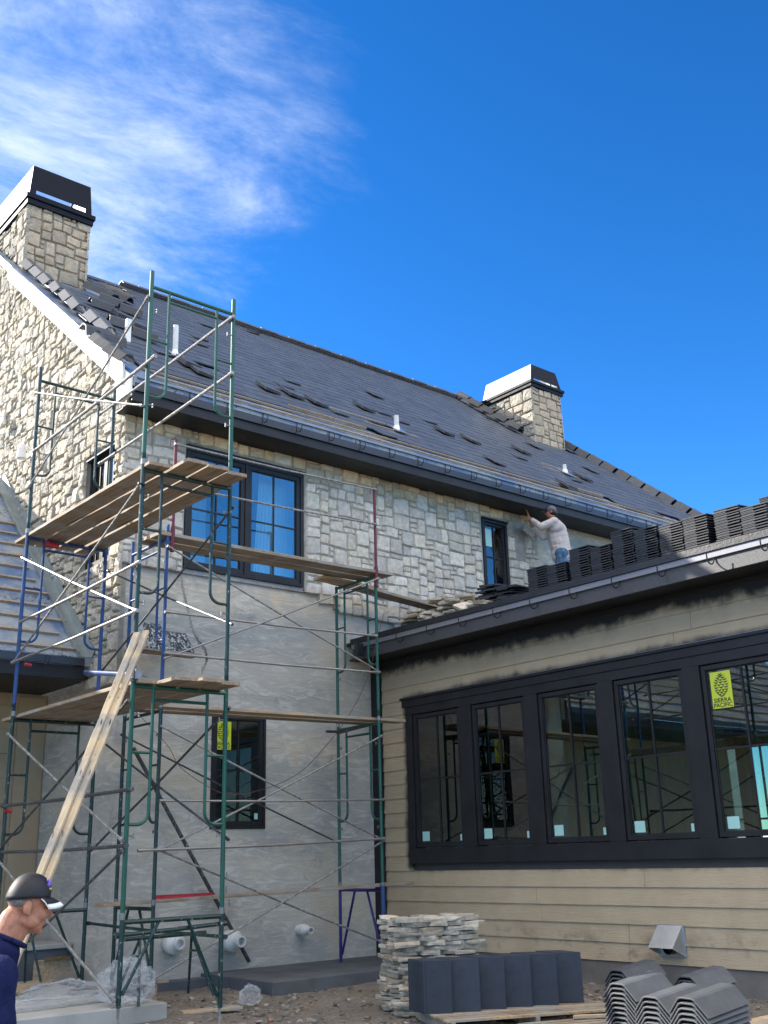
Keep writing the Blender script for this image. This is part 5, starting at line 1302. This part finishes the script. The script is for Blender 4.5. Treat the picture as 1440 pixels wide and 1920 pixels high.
# ------------------------------------------------------------------ PEOPLE
class Blob:
    """capsules and ellipsoids fused by a voxel remesh into one continuous surface"""
    def __init__(s): s.mb = MB()
    def cap(s, p, q, r0, r1=None, n=14):
        p, q = Vector(p), Vector(q); r1 = r0 if r1 is None else r1; L = (q-p).length; pts = []; rr = []; d = (q-p).normalized()
        for k in range(5): a = math.pi/2*(1-k/4); pts.append(p-d*r0*math.sin(a)); rr.append(max(.0008, r0*math.cos(a)))
        for k in range(1, 4): pts.append(p.lerp(q, k/4)); rr.append(r0+(r1-r0)*k/4)
        for k in range(5): a = math.pi/2*k/4; pts.append(q+d*r1*math.sin(a)); rr.append(max(.0008, r1*math.cos(a)))
        s.mb.tube(pts, rr, n); return s
    def ell(s, c, r, m=None): s.mb.ell(c, r, 24, 16, m); return s
    def build(s, name, m, parent, voxel=.01, sm=4, wrinkle=0):
        o = s.mb.build(name, m, None); r = o.modifiers.new('r', 'REMESH'); r.mode = 'VOXEL'; r.voxel_size = voxel; r.use_smooth_shade = True
        if sm: q = o.modifiers.new('s', 'SMOOTH'); q.iterations = sm; q.factor = .5
        bpy.context.view_layer.update(); dg = bpy.context.evaluated_depsgraph_get(); me = bpy.data.meshes.new_from_object(o.evaluated_get(dg)); o.modifiers.clear(); old = o.data; o.data = me; bpy.data.meshes.remove(old)
        if wrinkle:
            for v in me.vertices:
                w = noise.noise(Vector((v.co.x*7, v.co.y*7, v.co.z*16)))+.6*noise.noise(Vector((v.co.x*14+v.co.z*9, v.co.y*12, v.co.z*12))); v.co += v.normal*w*wrinkle
        me.polygons.foreach_set('use_smooth', [True]*len(me.polygons))
        if not me.materials: me.materials.append(m)
        if parent is not None: put(o, parent)
        return o
def hand(b, wrist, d, nrm_, size=.18, spread=.16, curl=.25, thumb=1):
    """palm, four unequal fingers, thumb leaving the side of the palm"""
    w = Vector(wrist); d = Vector(d).normalized(); n = Vector(nrm_).normalized(); s = d.cross(n).normalized()
    pl = size*.52; R_ = Matrix((s, d, n)).transposed().to_4x4()
    b.ell(w+d*pl*.55, (size*.23, pl*.58, size*.085), R_)
    for i, (o_, L) in enumerate(((-.165,.40),(-.055,.46),(.055,.43),(.16,.34))):
        k = w+d*pl*.98+s*o_*size; dd = (d+s*(o_*spread*6)).normalized(); L *= size
        a = k+dd*L*.5; e = a+(dd-n*curl*1.5).normalized()*L*.5; b.cap(k-d*.01, a, size*.050, size*.046, 10); b.cap(a, e, size*.046, size*.038, 10)
    t0 = w+d*pl*.30-s*size*.17*thumb; t1_ = t0+(d*.55-s*.8*thumb-n*.2).normalized()*size*.22; t2_ = t1_+(d*.9-s*.35*thumb-n*.2).normalized()*size*.17
    b.cap(t0, t1_, size*.062, size*.055, 10); b.cap(t1_, t2_, size*.053, size*.042, 10)

def foreground_man():
    Fd = Vector((.985, -.17, 0)).normalized(); Sd = Vector((-.17, -.985, 0)).normalized(); Z = Vector((0,0,1))      # facing, towards the camera, up
    hd = ray(51, 1697).normalized(); H = CAM+hd*5.35      # head centre
    root = thing('person', 'man in a dark cap with white-edged peak and navy top', 'person', (H.x-.35*Fd.x, H.y-.35*Fd.y, -.21))
    tl_ = math.radians(10); F2 = (Fd*math.cos(tl_)-Z*math.sin(tl_)); Z2 = (Z*math.cos(tl_)+Fd*math.sin(tl_))
    P = lambda f, s, z: H + F2*f + Sd*s + Z2*z
    RM = Matrix((F2, Sd, Z2)).transposed().to_4x4()
    b = Blob()
    b.ell(P(-.006,0,.035), (.086,.074,.093), RM); b.ell(P(.030,0,-.025), (.066,.060,.085), RM); b.ell(P(.040,0,-.082), (.048,.046,.034), RM); b.ell(P(.072,0,-.098), (.020,.022,.018), RM)
    b.cap(P(.088,0,.012), P(.112,0,-.028), .0095, .0145); b.ell(P(.100,.013,-.030), (.012,.010,.009), RM); b.ell(P(.100,-.013,-.030), (.012,.010,.009), RM)
    b.ell(P(.080,0,.022), (.022,.052,.012), RM)                                        # brow
    b.ell(P(.086,0,-.058), (.014,.024,.007), RM); b.ell(P(.083,0,-.070), (.014,.021,.008), RM)  # lips
    for s_ in (1, -1):
        b.ell(P(.060,s_*.040,-.030), (.030,.022,.030), RM)                              # cheeks
        ER = RM @ Matrix.Rotation(.25*s_, 4, 'Z'); b.ell(P(-.012,s_*.076,-.012), (.020,.010,.034), ER); b.ell(P(-.006,s_*.078,-.036), (.011,.008,.012), ER)
        b.ell(P(.020,s_*.046,-.066), (.040,.022,.028), RM)                              # jaw
    nb_ = P(-.05,0,-.07); sh = H + Fd*(-.17) + Z*(-.285)
    b.cap(nb_, H+Fd*(-.10)+Z*(-.17), .058, .066); b.cap(P(.0,0,-.08), H+Fd*(-.07)+Z*(-.16), .042, .050)
    # trunk, arms, legs: bent forward from the hips
    hip = Vector((H.x, H.y, 0)) - Fd*.62 + Z*.72; chest = H - Fd*.20 - Z*.40
    b.cap(hip, chest, .12, .13)
    for s_ in (1, -1):
        shd = H - Fd*.13 + Sd*s_*.16 - Z*.27; el = shd + Fd*.02 + Sd*s_*.05 - Z*.29; wr = el + Fd*.12 - Z*.23
        b.cap(shd, el, .048, .038); b.cap(el, wr, .036, .026); hand(b, wr, Fd*.35-Z, Sd*s_, .17, .08, .4)
        kn = hip + Fd*(.10 if s_ > 0 else .02) + Sd*s_*.10 - Z*.44; an = Vector((kn.x, kn.y, -.13)) - Fd*(.05 if s_ > 0 else .22)
        b.cap(hip+Sd*s_*.09, kn, .080, .052); b.cap(kn, an, .050, .035); b.cap(an-Z*.03, an+Fd*.16-Z*.04, .035, .028)
    body = b.build('body', M_skin, root, .0055, 3)
    e = MB()
    for s_ in (1, -1): e.ell(P(.080,s_*.030,.002), (.009,.011,.006), 12, 8, RM); e.tube([P(.083,s_*.018,.022), P(.080,s_*.036,.025), P(.068,s_*.05,.018)], .0035, 6)
    e.build('eye', M_black, body)
    # short grey hair below the cap, and stubble line
    h = Blob(); h.ell(P(-.032,0,.012), (.057,.073,.040), RM); h.build('hair', M_hair, root, .006, 2)
    # shirt
    sh_ = Blob(); sh_.cap(hip+Z*.02, chest, .155, .175); sh_.cap(chest, H-Fd*.10-Z*.20, .16, .088)
    for s_ in (1, -1):
        shd = H - Fd*.13 + Sd*s_*.16 - Z*.27; el = shd + Fd*.02 + Sd*s_*.05 - Z*.29; wr = el + Fd*.12 - Z*.23
        sh_.cap(chest+Z*.05, shd, .12, .080); sh_.cap(shd, el, .074, .056); sh_.cap(el, wr-(wr-el).normalized()*.03, .054, .038)
    shirt = sh_.build('shirt', M_navy, root, .009, 4, .011)
    cb = MB(); ring = []
    c0 = H-Fd*.070-Z*.140; ax_ = (Fd*.45+Z).normalized(); u_ = Sd; v_ = ax_.cross(u_)
    cb.tube([c0+u_*.070*math.cos(a*math.pi/9)+v_*.076*math.sin(a*math.pi/9) for a in range(19)], .011, 8); cb.build('collar', M_navy, shirt, smooth=True)
    tr = Blob(); tr.cap(hip-Sd*.06, hip+Sd*.06, .14, .14)
    for s_ in (1, -1):
        kn = hip + Fd*(.10 if s_ > 0 else .02) + Sd*s_*.10 - Z*.44; an = Vector((kn.x, kn.y, -.13)) - Fd*(.05 if s_ > 0 else .22)
        tr.cap(hip+Sd*s_*.09, kn, .105, .075); tr.cap(kn, an+Z*.05, .074, .062)
    tr.build('trousers', M_jeans, root, .012, 4, .004)
    # cap: crown shell, peak with white edge, button, emblem
    k = MB(); n = 28; m_ = 10; vs = []; fs = []
    for j in range(m_+1):
        th = (math.pi/2)*j/m_*1.06
        for i in range(n):
            ph = 2*math.pi*i/n; x = .098*math.sin(th)*math.cos(ph); y = .087*math.sin(th)*math.sin(ph); z = .100*math.cos(th)
            if math.cos(ph) > .2: z += .012*math.sin(th)*math.cos(ph)
            seam = 1-.012*abs(math.cos(ph*3)) ; vs.append(P(-.004+x*seam, y*seam, .038+z-.020*max(0, -math.cos(ph))*math.sin(th)**5))
    for j in range(m_):
        for i in range(n): fs.append((j*n+i, j*n+(i+1)%n, (j+1)*n+(i+1)%n, (j+1)*n+i))
    k.add(vs, fs); k.tube([P(-.01,0,.128), P(-.01,0,.135)], [.009,.006], 8); cap = k.build('cap', M_capcloth, root, smooth=True); so = cap.modifiers.new('s', 'SOLIDIFY'); so.thickness = .003
    def peak(L0, L1, mat, nm, dz, inner):
        q = MB(); n = 22; vs = []; fs = []
        for i in range(n+1):
            a = -1.12+2.24*i/n; ca, sa = math.cos(a), math.sin(a)
            for r_ in (L0, (L0+L1)/2, L1):
                f_ = .076*1.02*ca + r_*.082*max(0, ca)**.6; s_ = .086*sa*(1+.02*r_); drop = -.028*r_*r_ - .030*(sa*sa)*(.35+r_*.65)
                vs.append(P(f_, s_, .050+drop+dz))
        for i in range(n):
            for j in range(2): fs.append((i*3+j, (i+1)*3+j, (i+1)*3+j+1, i*3+j+1))
        q.add(vs, fs); o = q.build(nm, mat, cap, smooth=True, fix=False); so = o.modifiers.new('s', 'SOLIDIFY'); so.thickness = .004; return o
    peak(0, .78, M_capcloth, 'peak', 0, 0); peak(.74, 1.0, M_whitecloth, 'peak_edge', .0, 0); peak(.02, .95, M_whitecloth, 'peak_underside', -.006, 0)
    em = MB(); 
    for (f_, s_, z_, r_) in ((.062,.028,.098,.012),(.052,.036,.114,.007),(.072,.014,.108,.007)): em.ell(P(f_, s_+.02, z_), (r_*.7,r_*.8,r_), 10, 6, RM)
    em.build('emblem', M_vio, cap); em = MB(); em.ell(P(.074,.046,.080), (.008,.008,.006), 10, 6, RM); em.build('emblem_trim', M_gold, cap)
foreground_man()

def roof_worker():
    Z = Vector((0,0,1)); X = 14.62; Y = 12.25; zf = wroofz(X)
    root = thing('person', 'mason in pale shirt and jeans pressing a stone to the upper wall', 'person', (X, Y, zf))
    Fd = Vector((-.62, .78, 0)).normalized(); Sd = Vector((.78, .62, 0)).normalized()      # facing wall and left; Sd = his right... 
    base = Vector((X, Y, zf)); hip = base+Z*.90; chest = hip+Z*.40+Fd*.06; neck = hip+Z*.60+Fd*.09; H = hip+Z*.78+Fd*.13
    b = Blob(); b.ell(H+Z*.03-Fd*.01, (.085,.085,.10)); b.ell(H+Fd*.04-Z*.03, (.062,.062,.085)); b.ell(H+Fd*.11-Z*.02, (.018,.018,.022)); b.ell(H+Sd*.082-Z*.01, (.012,.02,.032)); b.ell(H-Sd*.082-Z*.01, (.012,.02,.032))
    b.cap(H-Z*.06, neck-Z*.05, .058, .065); b.cap(hip, chest, .14, .15)
    arms = []
    # left arm reaches to the stone; right arm bent lower
    for s_, elo, wro in ((-1, Fd*.24-Sd*.26-Z*.16, Fd*.44-Sd*.16+Z*.06), (1, Fd*.22-Sd*.02-Z*.30, Fd*.42-Sd*.12-Z*.08)):
        shd = neck+Sd*s_*.19-Z*.07; el = neck+elo; wr = neck+wro; arms.append((shd, el, wr)); b.cap(shd, el, .05, .04); b.cap(el, wr, .038, .028); hand(b, wr, Z*.9-Sd*.25+Fd*.25, -Fd, .20, .22, .1, thumb=s_)
    legs = []
    for s_ in (1, -1):
        kn = hip+Sd*s_*.13-Z*.45+Fd*.04; an = base+Sd*s_*.15+Z*(.10 + s_*.04*.78); legs.append((s_, kn, an)); b.cap(hip+Sd*s_*.09, kn, .085, .058); b.cap(kn, an, .055, .04); b.cap(an-Z*.05-Fd*.04, an+Fd*.16-Z*.06, .045, .038)
    b.build('body', M_skin, root, .009, 2)
    h = Blob(); h.ell(H-Fd*.03-Z*.01, (.088,.088,.075)); h.build('hair', M_black, root, .01, 2)
    s_ = Blob(); s_.cap(hip+Z*.0, chest, .185, .195); s_.cap(chest-Sd*.10+Z*.05, chest+Sd*.10+Z*.05, .15, .15); s_.cap(chest, neck-Z*.03, .15, .085); s_.cap(hip-Z*.06, hip+Z*.02, .195, .19)
    for shd, el, wr in arms: s_.cap(chest+Z*.08, shd, .12, .095); s_.cap(shd, el, .090, .068); s_.cap(el, wr.lerp(el, .25), .064, .045)
    s_.build('shirt', M_shirt, root, .012, 4, .008)
    t_ = Blob(); t_.cap(hip-Sd*.06-Z*.05, hip+Sd*.06-Z*.05, .155, .155)
    for q, kn, an in legs: t_.cap(hip+Sd*q*.09-Z*.04, kn, .115, .085); t_.cap(kn, an+Z*.03, .082, .072)
    t_.build('jeans', M_jeans, root, .014, 3, .006)
    c = MB(); n = 22; vs = []; fs = []
    for j in range(8):
        th = math.pi/2*j/7*1.05
        for i in range(n): ph = 2*math.pi*i/n; vs.append(H+Z*.03+Vector((.102*math.sin(th)*math.cos(ph), .102*math.sin(th)*math.sin(ph), .098*math.cos(th))))
    for j in range(7):
        for i in range(n): fs.append((j*n+i, j*n+(i+1)%n, (j+1)*n+(i+1)%n, (j+1)*n+i))
    c.add(vs, fs)
    pk = [H+Fd*.09+Sd*.075+Z*.045, H+Fd*.17+Sd*.05+Z*.03, H+Fd*.19+Z*.03, H+Fd*.17-Sd*.05+Z*.03, H+Fd*.09-Sd*.075+Z*.045]; c.prism(pk, (0,0,-.006))
    cp_ = c.build('cap', M_greycloth, root, smooth=False)
    g = Blob(); g.cap(neck-Sd*.07-Z*.0-Fd*.02, neck+Sd*.07+Z*.0-Fd*.02, .062, .062); g.build('neck_cloth', M_greycloth, root, .012, 2)
roof_worker()

# ------------------------------------------------------------------ render settings
S.render.engine = 'CYCLES'
S.cycles.use_denoising = True
S.cycles.max_bounces = 8; S.cycles.transparent_max_bounces = 12; S.cycles.diffuse_bounces = 4; S.cycles.glossy_bounces = 3
S.cycles.sample_clamp_indirect = 6
S.render.resolution_x = 768; S.render.resolution_y = 1024
